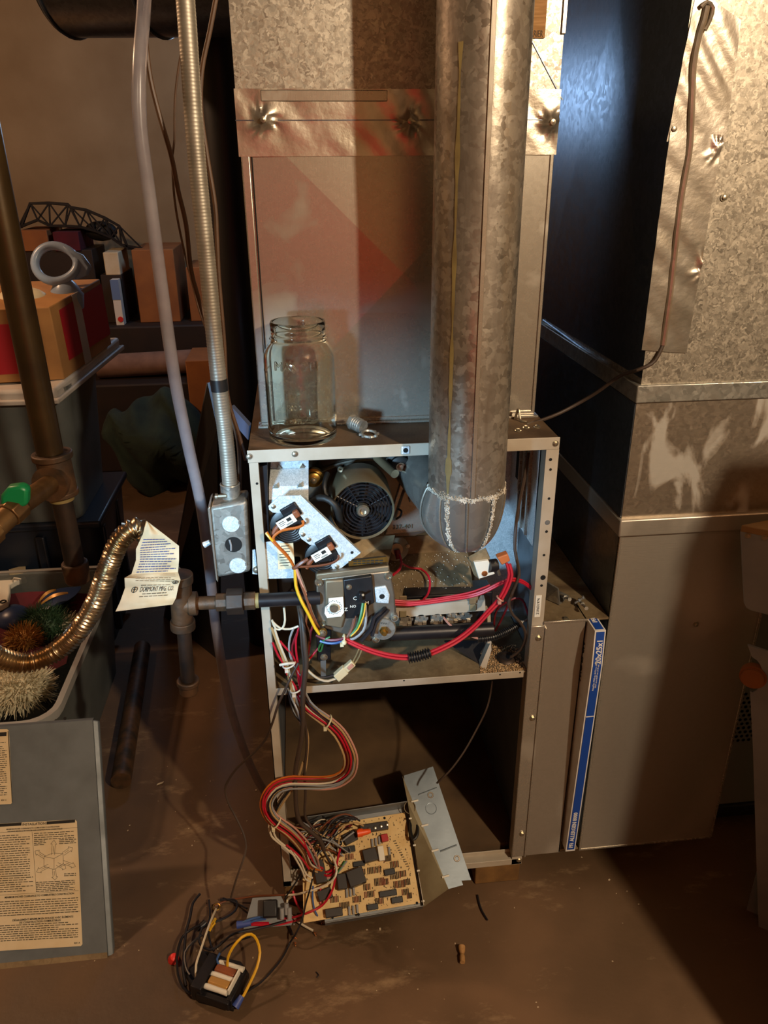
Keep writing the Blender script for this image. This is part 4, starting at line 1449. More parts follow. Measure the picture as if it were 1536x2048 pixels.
tag(o, 'brown wire looping just right of the grey metal conduit', 'wire')
o = MB().tube(smoothpath(px3([(372, 60), (358, 130), (350, 200), (349, 280), (345, 310), (346, 360), (352, 420), (368, 500), (388, 580), (400, 625), (420, 680)], .12)), .0019, 6).build('thin_wire', 'brown_wire')
tag(o, 'thin dark wire close behind the left side of the conduit', 'wire')
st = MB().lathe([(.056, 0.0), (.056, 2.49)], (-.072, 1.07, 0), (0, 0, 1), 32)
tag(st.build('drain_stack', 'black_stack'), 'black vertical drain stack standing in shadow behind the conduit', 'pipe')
rdz = at(480, 62, 'y', .7).z + .125
rdk = thing('round_duct', (-.3, .8, rdz), 'dark round sheet metal duct crossing overhead behind the conduit', 'duct')
A_, B_ = V((-.40, .98, rdz + .02)), V((.05, .78, rdz))
MB().cyl(A_, B_, .125, n=40).build('duct_body', 'galv_dark', rdk)
for t in (.02, .5):
    MB().torus(A_.lerp(B_, t), B_ - A_, .126, .004, 40, 6).build('duct_bead', 'galv_dark', rdk)

# ================================================================== storage at the left
def hexbox(name, m, p, parent, bevel=.004):
    """eight corners: front bl, br, tr, tl then back"""
    return MB().add(p, [(0, 1, 2, 3), (4, 7, 6, 5), (0, 4, 5, 1), (2, 6, 7, 3), (1, 5, 6, 2), (0, 3, 7, 4)]).build(name, m, parent, bevel=bevel)


def tote(x0, x1, y0, y1, z0, z1, taper, name_mat, parent, wall=.003):
    """open tub: outer and inner skins with rounded corners"""
    def loop(x0, x1, y0, y1, r, z):
        out = []
        for cx_, cy_, a0 in ((x1 - r, y0 + r, -PI / 2), (x1 - r, y1 - r, 0), (x0 + r, y1 - r, PI / 2), (x0 + r, y0 + r, PI)):
            for k in range(6):
                a = a0 + PI / 2 * k / 5
                out.append(V((cx_ + r * math.cos(a), cy_ + r * math.sin(a), z)))
        return out
    t = taper
    rings = [loop(x0 + t, x1 - t, y0 + t, y1 - t, .05, z0), loop(x0, x1, y0, y1, .06, z1), loop(x0 + wall, x1 - wall, y0 + wall, y1 - wall, .058, z1), loop(x0 + t + wall, x1 - t - wall, y0 + t + wall, y1 - t - wall, .048, z0 + wall)]
    n = len(rings[0])
    mb = MB()
    vs = [p for r in rings for p in r]
    fs = []
    for j in range(3):
        for i in range(n):
            fs.append((j * n + i, j * n + (i + 1) % n, (j + 1) * n + (i + 1) % n, (j + 1) * n + i))
    fs.append(tuple(range(n - 1, -1, -1)))
    fs.append(tuple(range(3 * n, 4 * n)))
    mb.add(vs, fs)
    mb.build('tub', name_mat, parent)
    return loop


# dark tote below, big clear tote with lid on it
DT = thing('dark_tote', (-.85, 1.25, 0), 'dark blue storage tote at the bottom of the stack behind the gas riser', 'storage tote')
tote(-1.30, -.555, 1.05, 1.46, 0, .46, .03, 'tote_dark', DT)
MB().bx(-1.31, -.545, 1.035, 1.47, .46, .485).build('lid', 'tote_dark', DT, bevel=.008)
for x in (-1.15, -.95, -.75):
    MB().bx(x, x + .03, 1.036, 1.07, .05, .44).build('rib', 'tote_dark', DT, bevel=.006)
for y in (1.1, 1.3):
    MB().bx(-.575, -.552, y, y + .03, .05, .44).build('rib', 'tote_dark', DT, bevel=.006)
BT = thing('lidded_tote', (-.85, 1.25, .486), 'frosted storage tote with white lid stacked on the dark tote', 'storage tote')
tote(-1.30, -.575, 1.02, 1.44, .486, .905, .03, 'tote_clear', BT)
lc = [at(108, 778, 'y', 1.0), at(272, 660, 'y', 1.45)]
hexbox('lid', 'tote_lid', [V((-1.32, 1.0, .88)), V((-.595, 1.0, .88)), V((-.595, 1.0, .914)), V((-1.32, 1.0, .914)), V((-1.32, 1.46, .90)), V((-.50, 1.46, .93)), V((-.50, 1.46, .965)), V((-1.32, 1.46, .93))], BT, .01)
hexbox('lid_rim', 'tote_lid', [V((-1.33, .99, .872)), V((-.588, .99, .872)), V((-.588, .99, .887)), V((-1.33, .99, .887)), V((-1.33, 1.47, .89)), V((-.49, 1.47, .92)), V((-.49, 1.47, .936)), V((-1.33, 1.47, .905))], BT, .004)
gf = MB().sph((-.95, 1.2, .70), .20, 16, (1.2, .75, .85)).build('tote_contents', 'tinsel_green')
tag(gf, 'green bundle seen through the wall of the frosted lidded tote', 'garland')

RB = thing('red_carton', (-.72, 1.22, .93), 'red and tan cardboard carton standing open on the white tote lid', 'carton')
c0 = V((-.585, 1.07, .9225))
e = V((-.46, -.045, 0))
f_ = V((.075, .31, .034))
hgt = V((-.006, 0, .205))
mbx = hexbox('carton_body', 'carton', [c0 + e, c0, c0 + hgt, c0 + e + hgt, c0 + e + f_, c0 + f_, c0 + f_ + hgt, c0 + e + f_ + hgt], RB, .003)
n1 = e.cross(hgt).normalized()
n1 = n1 if n1.y < 0 else -n1
pf = lambda u, v_: c0 + e * u + hgt * v_ + n1 * .001
MB().prism([pf(.13, .12), pf(1, .12), pf(1, .80), pf(.17, .80)], n1 * .001).build('printed_panel', 'carton_red', RB, smooth=False)
n2 = f_.cross(hgt).normalized()
n2 = n2 if n2.x > 0 else -n2
pf = lambda u, v_: c0 + f_ * u + hgt * v_ + n2 * .001
MB().prism([pf(.14, .20), pf(1, .16), pf(1, .93), pf(.14, .90)], n2 * .001).build('printed_panel', 'carton_red', RB, smooth=False)
MB().prism([pf(.40, .0), pf(.53, .0), pf(.53, 1), pf(.40, 1)], n2 * .0018).build('packing_tape', 'tote_lid', RB, smooth=False)
tag(MB().sph((-.70, 1.20, 1.125), .075, 24, (1, .8, .55)).build('plastic_bowl', 'cream_plastic'), 'upturned cream plastic bowl poking out of the red carton', 'bowl')
JG = thing('plastic_jug', (-.62, 1.30, 1.13), 'pale blue plastic jug handle loop rising from the red carton', 'jug')
hp = []
cJ = at(108, 527, 'y', 1.25)
mbj = MB()
for k in range(33):
    a = 2 * PI * k / 32
    rx_ = .054 + (.012 if math.cos(a) > 0 else 0) * math.cos(a)
    hp.append(cJ + V((rx_ * math.cos(a), .02 * math.sin(a), .048 * math.sin(a))))
mbj.tube(hp, .0125, 10, caps=False)
mbj.build('handle_ring', 'jug_blue', JG)
MB().lathe([(.045, -.13), (.050, -.09), (.032, -.058), (.020, -.045)], cJ + V((.02, .0, 0)), (0, 0, 1), 20).build('jug_body', 'jug_blue', JG)
MB().prism([cJ + V((.03, -.006, .05)), cJ + V((.085, -.006, .022)), cJ + V((.105, -.006, -.012)), cJ + V((.09, -.006, -.036)), cJ + V((.048, -.006, -.05)), cJ + V((.062, -.006, 0))], (0, .022, 0)).build('jug_spout', 'jug_blue', JG, bevel=.008)

# open tote with Christmas decorations
OT = thing('open_tote', (-.79, .73, 0), 'open frosted tote full of decorations behind the leaning furnace door', 'storage tote')
XR = -.515
ZR = .335
lp_ = tote(-1.25, XR, .27, 1.0, .0, ZR, .03, 'tote_clear', OT)
outer = lp_(-1.265, XR + .014, .255, 1.015, .07, ZR)
inner = lp_(-1.25, XR, .27, 1.0, .06, ZR)
n = len(outer)
mb = MB()
vs = [p + V((0, 0, .008)) for p in outer] + [p + V((0, 0, .008)) for p in inner] + [p - V((0, 0, .014)) for p in outer]
fs = []
for i in range(n):
    j = (i + 1) % n
    fs += [(i, j, n + j, n + i), (2 * n + i, 2 * n + j, j, i)]
mb.add(vs, fs).build('rim', 'tote_rim', OT)


def spiky(name, m, c, sq, ns, ln, wd, label, cat, seed=1, parent=None, droop=0.0):
    random.seed(seed)
    mb = MB()
    mb.sph(c, .7, 10, tuple(s for s in sq))
    for i in range(ns):
        a, b = random.uniform(0, 2 * PI), math.acos(random.uniform(-.5, 1))
        d = V((math.sin(b) * math.cos(a), math.sin(b) * math.sin(a), math.cos(b)))
        p = V(c) + V((d.x * sq[0], d.y * sq[1], d.z * sq[2])) * .7
        t = (d + V((random.gauss(0, .35), random.gauss(0, .35), random.gauss(0, .3) - droop))).normalized()
        s = t.cross(V((random.random(), random.random(), random.random()))).normalized() * wd
        L_ = ln * random.uniform(.5, 1.2)
        mb.add([p - s, p + s, p + t * L_ + s * .3, p + t * L_ - s * .3], [(0, 1, 2, 3)])
    o = mb.build(name, m, smooth=False)
    return tag(o, label, cat)


def deco(px, py, z):
    return at(px, py, 'z', z)


spiky('cream_tinsel', 'tinsel_cream', deco(25, 1378, .23), (.12, .09, .07), 1600, .032, .0022, 'cream shaggy tinsel bunch at the front of the open tote', 'tinsel', 2)
spiky('green_garland', 'tinsel_green', deco(88, 1250, .25), (.085, .075, .06), 1700, .03, .0014, 'dark green fir garland clump in the middle of the open tote', 'garland', 3)
spiky('green_garland', 'tinsel_green', deco(120, 1215, .25), (.06, .05, .04), 700, .03, .0014, 'small green garland sprig behind the blue ribbon in the tote', 'garland', 4)
spiky('gold_tinsel', 'tinsel_gold', deco(48, 1278, .25), (.055, .05, .04), 900, .026, .0018, 'gold tinsel star bunch beside the green garland', 'tinsel', 5)
spiky('pale_tinsel', 'tinsel_cream', deco(132, 1250, .24), (.03, .03, .03), 260, .028, .002, 'small pale tinsel tuft right of the green garland', 'tinsel', 6)
tag(MB().sph(deco(25, 1240, .26), .055, 20, (1, 1, .8)).build('blue_ball', 'ball_blue'), 'dark blue ornament ball in the open tote', 'ornament')
rb = thing('blue_ribbon', deco(120, 1195, .29), 'dark blue ribbon leaf with gold edging lying across the garland', 'ribbon')


def leaf(a, b, wd, z, m, nm, par):
    A, B = at(*a, 'z', z), at(*b, 'z', z + .02)
    d = B - A
    s = d.cross(V((0, 0, 1))).normalized()
    MB().grid(10, 4, lambda u, v_: A + d * u + s * ((v_ - .5) * wd * math.sin(max(.02, u) * PI * .96) * 2) + V((0, 0, .012 * math.sin(u * PI) - .01 * abs(v_ - .5))), (0, 0, -.001)).build(nm, m, par)


leaf((75, 1222), (160, 1172), .045, .285, 'ball_blue', 'ribbon_leaf', rb)
leaf((82, 1206), (136, 1184), .010, .312, 'tinsel_gold', 'gold_edge', rb)
leaf((76, 1203), (112, 1178), .008, .305, 'tinsel_gold', 'gold_edge', rb)
mb = MB()
cA = deco(60, 1140, .24)
mb.grid(16, 12, lambda u, v_: V((-1.18 + .60 * u, .62 + .34 * v_, .22 + .05 * math.sin(u * 7 + v_ * 3) * math.cos(v_ * 5) + .06 * v_)))
tag(mb.build('red_cloth', 'fabric_red'), 'dark red cloth folded at the back of the open tote', 'cloth')
fg = thing('painted_figurine', deco(20, 1195, .28), 'white wooden fish shaped ornament with a hanging loop in the tote', 'ornament')
pts = [(-30, 1218), (0, 1224), (18, 1215), (22, 1195), (22, 1180), (35, 1172), (55, 1166), (50, 1160), (30, 1162), (10, 1168), (-30, 1175)]
MB().prism([at(*q, 'z', .30) for q in pts], (0, 0, .02)).build('body', 'ceramic', fg, bevel=.004)
MB().torus(at(6, 1203, 'z', .322), (0, 0, 1), .008, .002, 16, 5).build('eye', 'ink_black', fg)
MB().tube(smoothpath([at(26, 1164, 'z', .32), at(28, 1156, 'z', .34), at(42, 1158, 'z', .34)]), .002, 6).build('hanging_loop', 'ceramic', fg)
MB().prism([at(*q, 'z', .33) for q in ((18, 1140), (51, 1131), (52, 1146), (19, 1151))], (0, 0, .002)).build('price_tag', 'label_cream', fg)

# iron pipe lying on the floor along the tote
o = MB().cyl((-.475, 1.02, .027), (-.425, .40, .027), .026, n=20)
tag(o.build('floor_pipe', 'rusty_pipe'), 'rusty pipe lying on the floor along the open tote', 'pipe')

# ================================================================== furnace door leaning at the lower left
DO = thing('furnace_door', (-.55, .1, 0), 'blue grey furnace door panel with printed labels leaning on the open tote', 'door panel')
dTR = at(185, 1440, 'y', .232)
dBR = at(215, 1912, 'z', .002)
up_ = (dTR - dBR)
rt_ = V((1, .0, 0))
nd = rt_.cross(up_).normalized()          # towards the viewer and up
DW = .53


def dr(x, v_, h=0.0):
    """point on the door: metres left of its right edge, fraction up, height off the sheet"""
    return dBR - rt_ * x + up_ * v_ + nd * h


MB().prism([dr(DW, 0, -.002), dr(0, 0, -.002), dr(0, 1, -.002), dr(DW, 1, -.002)], nd * .002).build('sheet', 'door_paint', DO)
MB().prism([dr(0, -.003, 0), dr(-.011, -.003, -.006), dr(-.011, .995, -.006), dr(0, 1, 0)], nd * -.014).build('side_flange', 'door_paint', DO, bevel=.002)
MB().prism([dr(DW, 1, 0), dr(0, 1, 0), dr(0, 1.012, -.012), dr(DW, 1.012, -.012)], nd * -.002).build('top_flange', 'door_paint', DO)
MB().prism([dr(DW, -.01, .001), dr(0, -.01, .001), dr(0, .015, .001), dr(DW, .015, .001)], nd * -.010).build('bottom_flange', 'galv_dusty', DO)
q = at_plane(130, 1437, dBR, nd)
MB().cyl(q, q + nd * .0006, .0035, n=12).build('screw_hole', 'dark_hole', DO)


def lab(px, py, h=0.0012):
    return at_plane(px, py, dBR + nd * h, nd)


def label_sheet(c, m, h=.0006):
    MB().prism([lab(*q, h) for q in c], nd * .0004).build('printed_label', m, DO, smooth=False)


label_sheet(((-90, 1652), (150, 1639), (154, 1643), (165, 1888), (162, 1892), (-90, 1907)), 'label_cream')
label_sheet(((-120, 1462), (14, 1458), (18, 1462), (25, 1604), (22, 1608), (-120, 1614)), 'label_cream')
lx = (lab(150, 1640) - lab(0, 1648)).normalized()
ly = nd.cross(lx)
LT = Matrix((lx, ly, nd)).transposed().to_4x4()


def ltext(s, px, py, size, **k):
    return text(s, size, Matrix.Translation(lab(px, py, .0014)) @ LT, 'ink_black', DO, 'label_lettering', depth=.0002, **k)


def lbars(rows):
    mb = MB()
    for (a, b, th) in rows:
        A, B = lab(*a, .0014), lab(*b, .0014)
        s = nd.cross(B - A).normalized() * th / 2
        mb.add([A - s, B - s, B + s, A + s], [(0, 1, 2, 3)])
    return mb


lbars([((-90, 1656), (43, 1648), .0060), ((93, 1646), (150, 1642), .0060), ((-90, 1474), (13, 1468), .0085)]).build('black_bar', 'ink_black', DO, smooth=False)
ltext('INSTALLATION', 68, 1648, .0070, bold=.00018)
ltext('MINIMUM INCHES CLEARANCE TO COMBUSTIBLE CONSTRUCTION', 66, 1656, .0036, bold=.0001)
ltext('DISTANCE MINIMALE EN POUCES AUX CONSTRUCTIONS COMBUSTIBLES', 70, 1660.5, .0034, bold=.0001)
ltext('MINIMUM INCHES CLEARANCE TO COMBUSTIBLE CONSTRUCTION', 79, 1791, .0050, bold=.00018, sx=.92)
ltext('DÉGAGEMENT MINIMUM EN POUCES AVEC ÉLÉMENTS', 86, 1837, .0050, bold=.00018)
ltext('DE CONSTRUCTION COMBUSTIBLES', 80, 1843, .0050, bold=.00018)
ltext('REV. A', 154, 1886, .0040, bold=.0001)
ltext('REV. C', 13, 1600, .0038, bold=.0001, align='RIGHT')
random.seed(8)
rows = []


def para(x0, x1, y0, n_, dy, slope=-.055, hgt=.0013, ragged=.2):
    for i in range(n_):
        y = y0 + i * dy
        x = x0
        end = x1 - (random.random() < .4) * random.uniform(0, ragged) * (x1 - x0)
        while x < end:
            e_ = min(end, x + random.uniform(4, 12))
            xr = x0 if x0 > 60 else 20
            rows.append(((x, y + slope * (x - xr)), (e_, y + slope * (e_ - xr)), hgt))
            x = e_ + 1.6


para(-60, 60, 1671, 19, 4.5)
para(-60, 66, 1752, 8, 4.4)
para(68, 148, 1667, 4, 4.2)
para(68, 92, 1683, 3, 3.6)
para(118, 152, 1680, 3, 3.6)
para(128, 152, 1748, 2, 3.6)
para(72, 150, 1765, 6, 3.6)
para(-60, 156, 1803, 7, 4.6)
para(-60, 156, 1851, 8, 4.3)
para(-60, 14, 1484, 26, 4.2)
for a, b in (((-60, 1669), (156, 1655)), ((64, 1664), (73, 1784)), ((-60, 1794), (157, 1781)), ((-60, 1836), (160, 1822)), ((64, 1670), (66, 1670))):
    rows.append((a, b, .0005))
lbars(rows).build('fine_print', 'ink_black', DO, kind='stuff', smooth=False)
# clearance drawing: a box with arrows in six directions
dg = []


def dl(*p):
    for a, b in zip(p[:-1], p[1:]):
        dg.append((a, b, .0006))


dl((88, 1713), (106, 1706), (126, 1707), (108, 1717), (88, 1713), (88, 1733), (108, 1739), (108, 1717))
dl((126, 1707), (127, 1728), (108, 1739))
for (x0, y0, x1, y1) in ((106, 1710, 108, 1680), (108, 1738, 110, 1760), (126, 1708, 145, 1695), (90, 1715, 70, 1702), (98, 1731, 73, 1744), (126, 1724, 151, 1733), (114, 1728, 132, 1737)):
    dx, dy = x1 - x0, y1 - y0
    L_ = math.hypot(dx, dy)
    nx_, ny_ = -dy / L_ * 3.2, dx / L_ * 3.2
    mx_, my_ = x0 + dx * .72, y0 + dy * .72
    dl((x0 + nx_, y0 + ny_), (mx_ + nx_, my_ + ny_), (mx_ + nx_ * 1.9, my_ + ny_ * 1.9), (x1, y1), (mx_ - nx_ * 1.9, my_ - ny_ * 1.9), (mx_ - nx_, my_ - ny_), (x0 - nx_, y0 - ny_))
    dl((x0 + dx * .2, y0 + dy * .2), (x0 + dx * .6, y0 + dy * .6))
lbars(dg).build('clearance_drawing', 'ink_black', DO, smooth=False)
MB().prism([lab(17, 1462), lab(25, 1604), lab(24, 1605), lab(15.5, 1462)], nd * .0003).build('label_border', 'ink_black', DO, smooth=False)

# ================================================================== control board lying in front of the furnace
BL, BR_, TR_ = at(655, 1838, 'z', .048), at(840, 1806, 'z', .055), at(768, 1632, 'z', .150)
ex = (BR_ - BL)
BW = ex.length
ex.normalize()
ey = TR_ - BR_
ey = ey - ex * ey.dot(ex)
BH = ey.length
ey.normalize()
ez = ex.cross(ey)
BT_ = Matrix.Translation(BL) @ Matrix((ex, ey, ez)).transposed().to_4x4()
BRT = Matrix((ex, ey, ez)).transposed()
CB = thing('control_board', at(750, 1790, 'z', 0), 'bent grey steel control box with exposed furnace circuit board lying on the floor', 'circuit board')


def bp(x, y, h=0.0):
    return BL + ex * x + ey * y + ez * h


def bpx(px, py, h=0.0):
    """board coordinates of a pixel"""
    p = at_plane(px, py, BL + ez * h, ez) - BL
    return p.dot(ex), p.dot(ey)


X1, Y1 = BW + .006, BH + .012
MB().prism([bp(-.006, -.006, -.012), bp(X1, -.006, -.012), bp(X1, Y1, -.012), bp(-.006, Y1, -.012)], ez * .0015).build('tray', 'board_grey', CB)
MB().prism([bp(-.006, -.006, .001), bp(X1, -.006, .001), bp(X1, -.007, -.032), bp(-.006, -.007, -.032)], ey * -.0012).build('front_wall', 'board_grey', CB)
MB().prism([bp(-.02, Y1, -.012), bp(X1, Y1, -.012), bp(X1, Y1 + .004, .030), bp(-.02, Y1 + .004, .030)], ey * .0012).build('back_wall', 'board_grey', CB)
MB().prism([bp(X1, -.006, -.012), bp(X1, Y1, -.012), bp(X1, Y1, .005), bp(X1, -.006, .005)], ex * .0012).build('side_wall', 'galv_satin', CB)
h0, h1 = bp(X1 + .001, -.008, -.004), bp(X1 + .001, Y1 + .004, .030)
o0, o1 = at(897, 1778, 'z', .085), at(805, 1552, 'z', .215)
f0 = at(944, 1765, 'z', .088)
f1 = at_plane(866, 1533, o0, (o1 - o0).cross(f0 - o0).normalized())
MB().add([h0, o0, o1, h1] + [p - ez * .0015 for p in (h0, o0, o1, h1)], [(0, 1, 2, 3), (7, 6, 5, 4), (0, 4, 5, 1), (1, 5, 6, 2), (2, 6, 7, 3), (3, 7, 4, 0)]).build('hinged_panel', 'board_dusty', CB, smooth=False)
fn_ = (f0 - o0).cross(o1 - o0).normalized()
fm = lambda u, v_: (o0 * (1 - u) + f0 * u) * (1 - v_) + (o1 * (1 - u) + f1 * u) * v_
mp = MB()
q = [fm(0, 0), fm(.62, .0), fm(.62, .035), fm(1, .02), fm(1, 1), fm(.05, 1.0), fm(0, .96)]
mp.prism(q, fn_ * -.0015).build('mounting_flange', 'board_blue', CB, smooth=False)
for t in (.10, .32, .54, .76):
    p = o0.lerp(o1, t)
    d = (f0 - o0).normalized()
    MB().cyl(p - d * .004 + fn_ * .002, p + d * .012 + fn_ * .002, .0022, n=8).build('hinge_tab', 'ceramic', CB)
for t in (.0, .28, .52, .78):
    p = h0.lerp(h1, t + .05)
    MB().box(p + ez * .002, (.006, .003, .003), BRT).build('edge_tab', 'ceramic', CB)
for t, w_ in ((.30, .04), (.80, .045)):
    MB().tube([fm(.25, t), fm(.9, t + .012)], .0022, 6).build('pressed_rib', 'board_blue', CB)
for u, t in ((.62, .77), (.74, .21)):
    p = fm(u, t)
    MB().torus(p, fn_, .0055, .0018, 16, 6).build('eyelet', 'galv_satin', CB)
p = fm(.48, .66)
MB().torus(p, fn_, .012, .0008, 24, 5).build('knockout', 'board_blue', CB)
hn = (o0 - h0).cross(h1 - h0).normalized()
hm = lambda u, v_: (h0 * (1 - u) + o0 * u) * (1 - v_) + (h1 * (1 - u) + o1 * u) * v_
for u, t in ((.42, .84), (.5, .60)):
    MB().torus(hm(u, t), hn, .013, .0009, 24, 5).build('knockout', 'board_dusty', CB)
for u, t in ((.45, .22),):
    MB().cyl(hm(u, t) + hn * .0008, hm(u, t) - hn * .001, .002, n=8).build('hole', 'dark_hole', CB)
# knockout slot with black grommet
g0 = bpx(785, 1668)
p = hm(.16, .68)
MB().tube(smoothpath([p + V((.0, .026, .012)), p + V((.009, .012, .010)), p + V((.008, -.012, .002)), p + V((-.003, -.022, -.003)), p + V((-.006, 0, .003)), p + V((0.0, .026, .012))], .004), .0034, 7).build('edge_grommet', 'black_rubber', CB)
# pcb
pc = MB().prism([bp(-.05, 0), bp(BW, 0), bp(BW, BH), bp(-.035, BH)], ez * .0016).build('circuit_board', 'pcb', CB)


def comp(name, m, px0, py0, w_, d_, h_, ang=0.0, bevel=.0012):
    x, y = bpx(px0, py0, .003)
    R = BRT @ Matrix.Rotation(ang, 3, 'Z')
    return MB().box(bp(x, y, .0016 + h_ / 2), (w_, d_, h_), R).build(name, m, CB, bevel=bevel)


for px, py, w_, d_, a in ((776, 1787, .038, .0115, 0), (794, 1800, .025, .0115, 0), (745, 1814, .024, .011, 0), (779, 1744, .024, .012, .05), (718, 1728, .026, .010, 0), (690, 1700, .045, .012, 0)):
    c = comp('chip', 'chip', px, py, w_, d_, .005, a)
    x, y = bpx(px, py, .003)
    mb = MB()
    k = int(w_ / .0028)
    for i in range(k):
        for s in (-1, 1):
            mb.box(bp(x - w_ / 2 + (i + .5) * w_ / k, y + s * (d_ / 2 + .001), .003), (.0009, .002, .002), BRT)
    mb.build('chip_pins', 'screw_metal', c, kind='stuff')
comp('relay', 'relay_dark', 712, 1757, .036, .032, .024, .2)
comp('relay', 'relay_dark', 684, 1765, .020, .030, .018, .0)
comp('relay', 'relay_dark', 740, 1712, .030, .026, .016, .1)
comp('relay_case', 'ceramic', 762, 1708, .013, .030, .012, .0)
comp('fuse_block', 'red_plastic', 769, 1677, .015, .015, .012, .05)
comp('terminal_strip', 'relay_dark', 748, 1656, .062, .017, .014, .0)
comp('edge_connector', 'relay_dark', 668, 1826, .036, .016, .014, .0)
comp('edge_connector', 'relay_dark', 650, 1790, .030, .020, .014, .2)
comp('edge_connector', 'relay_dark', 640, 1745, .024, .045, .016, .1)
comp('edge_connector', 'relay_dark', 700, 1676, .030, .022, .010, .3)
for i in range(5):
    x, y = bpx(726 + i * 12, 1661 - i * 3.2, .018)
    MB().lathe([(.0038, 0), (.0036, .0018), (.0015, .0026), (0, .0026)], bp(x, y, .0156), ez, 10).build('terminal_screw', 'screw_metal', CB)
for px, py in ((744, 1686), (751, 1684), (758, 1681), (700, 1785), (707, 1783), (693, 1787), (698, 1822), (706, 1820), (714, 1818), (778, 1702)):
    x, y = bpx(px, py, .004)
    MB().cyl(bp(x, y - .008, .0045), bp(x + .001, y + .008, .0045), .0026, n=10).build('capacitor', 'wire_grey', CB)
for px, py in ((769, 1636), (834, 1806), (717, 1829), (665, 1835)):
    x, y = bpx(px, py, .002)
    MB().cyl(bp(x, y, .001), bp(x, y, .0021), .0028, n=12).build('mounting_hole', 'dark_hole', CB)
random.seed(21)
mb, m2, m3 = MB(), MB(), MB()
for (px, py, nx_, dxp, L_) in ((800, 1770, 8, 3.0, .014), (792, 1752, 7, 3.2, .014), (760, 1765, 7, 3.0, .015), (750, 1742, 9, 3.2, .013), (812, 1785, 5, 3.0, .012), (790, 1730, 6, 3.0, .013),
                               (770, 1765, 6, 2.8, .012), (808, 1748, 4, 3, .012), (740, 1790, 7, 3, .012), (760, 1803, 6, 3, .012), (735, 1775, 5, 3, .012), (815, 1765, 5, 2.8, .012), (776, 1718, 6, 2.6, .012),
                               (700, 1715, 6, 3, .012), (725, 1745, 5, 3, .011), (820, 1792, 4, 2.6, .011), (670, 1800, 6, 3, .012), (690, 1812, 7, 3, .012), (715, 1800, 6, 3, .012)):
    for i in range(nx_):
        x, y = bpx(px - nx_ * dxp / 2 + i * dxp, py - i * .45, .003)
        (mb if random.random() < .6 else m2).cyl(bp(x, y - L_ / 2, .0032), bp(x + .001, y + L_ / 2, .0032), .0011, n=5)
mb.build('resistors', 'ink_brown', CB, kind='stuff')
m2.build('resistors', 'terminal_brown', CB, kind='stuff')
for i in range(420):
    x, y = random.uniform(.0, BW - .004), random.uniform(.004, BH - .004)
    s = random.uniform(.0006, .0022)
    m3.box(bp(x, y, .0019), (s, s * random.uniform(.5, 2), .0012), BRT)
m3.build('solder_specks', 'ink_brown', CB, kind='stuff')
mb = MB()
for i in range(12):
    x, y = bpx(789 + i * 2.4, 1682 + i * 4.6, .002)
    mb.box(bp(x, y, .0018), (.006, .0018, .0003), BRT)
mb.build('printed_code', 'ink_brown', CB, kind='stuff')

# ================================================================== wires


def wpts(pts, d=0.0):
    out = []
    for p in pts:
        if len(p) > 3:
            out.append(at(p[0], p[1], p[3], p[2]))
        elif len(p) == 3:
            out.append(at(p[0], p[1], 'y', p[2]))
        else:
            out.append(at(p[0], p[1], 'y', d))
    return out


def wr(par, col, pts, r=.0021, d=0.0, n=6, name='wire', step=.010):
    return MB().tube(smoothpath(wpts(pts, d), step), r, n).build(name, col if col in MATS else 'wire_' + col, par)


def tie(par, px, py, y, axis, R=.011, m='nylon', name='zip_tie', ax='y'):
    p = at(px, py, ax, y)
    mb = MB().torus(p, axis, R, .0016, 18, 6)
    x, yy, d = MB.frame(axis)
    mb.box(p + V((-.4 * R, -R * 1.0, -R * .5)), (.006, .006, .006))
    mb.build(name, m, par)


# ---- the multicoloured loom looping down to the board
LM = thing('wire_harness', at(600, 1640, 'y', -.03), 'thick loom of red, white and grey wires looping from furnace down to the circuit board', 'wires')
loom = [(600, 1388, .0), (612, 1410, -.01), (630, 1426, -.02), (655, 1444, -.03), (678, 1466, -.04), (694, 1495, -.05), (701, 1520, -.055), (696, 1545, -.05), (676, 1561, -.045), (650, 1567, -.04),
        (612, 1567, -.035), (578, 1567, -.03), (552, 1576, -.03), (537, 1594, -.035), (533, 1613, -.04), (541, 1633, -.045), (556, 1648, -.045), (578, 1664, -.045), (598, 1684, -.04), (615, 1706, -.03), (626, 1728, -.02), (640, 1742, -.015)]
cols = ['orange', 'tan', 'red', 'brown', 'red', 'white', 'red', 'black', 'grey', 'tan', 'grey', 'pink']
random.seed(4)
for k, c in enumerate(cols):
    pts = []
    ph, fr_ = random.uniform(0, 6), random.uniform(.3, .6)
    for i, (x, y, d) in enumerate(loom):
        a, b = loom[max(0, i - 1)], loom[min(len(loom) - 1, i + 1)]
        tx, ty = b[0] - a[0], b[1] - a[1]
        L_ = math.hypot(tx, ty)
        o = (k - 5.5) * 2.1 + 2.2 * math.sin(i * fr_ + ph)
        pts.append((x + ty / L_ * o, y - tx / L_ * o, d + .005 * math.sin(i * .5 + k * 2.4)))
    pts[-1] = (640 + 6 * math.cos(k), 1742 + 9 * math.sin(k * 2), -.012)
    wr(LM, c, pts, .0020)
tie(LM, 655, 1443, -.03, (.7, 0, -.5), .013)
tie(LM, 552, 1644, -.045, (.6, 0, -.6), .013)
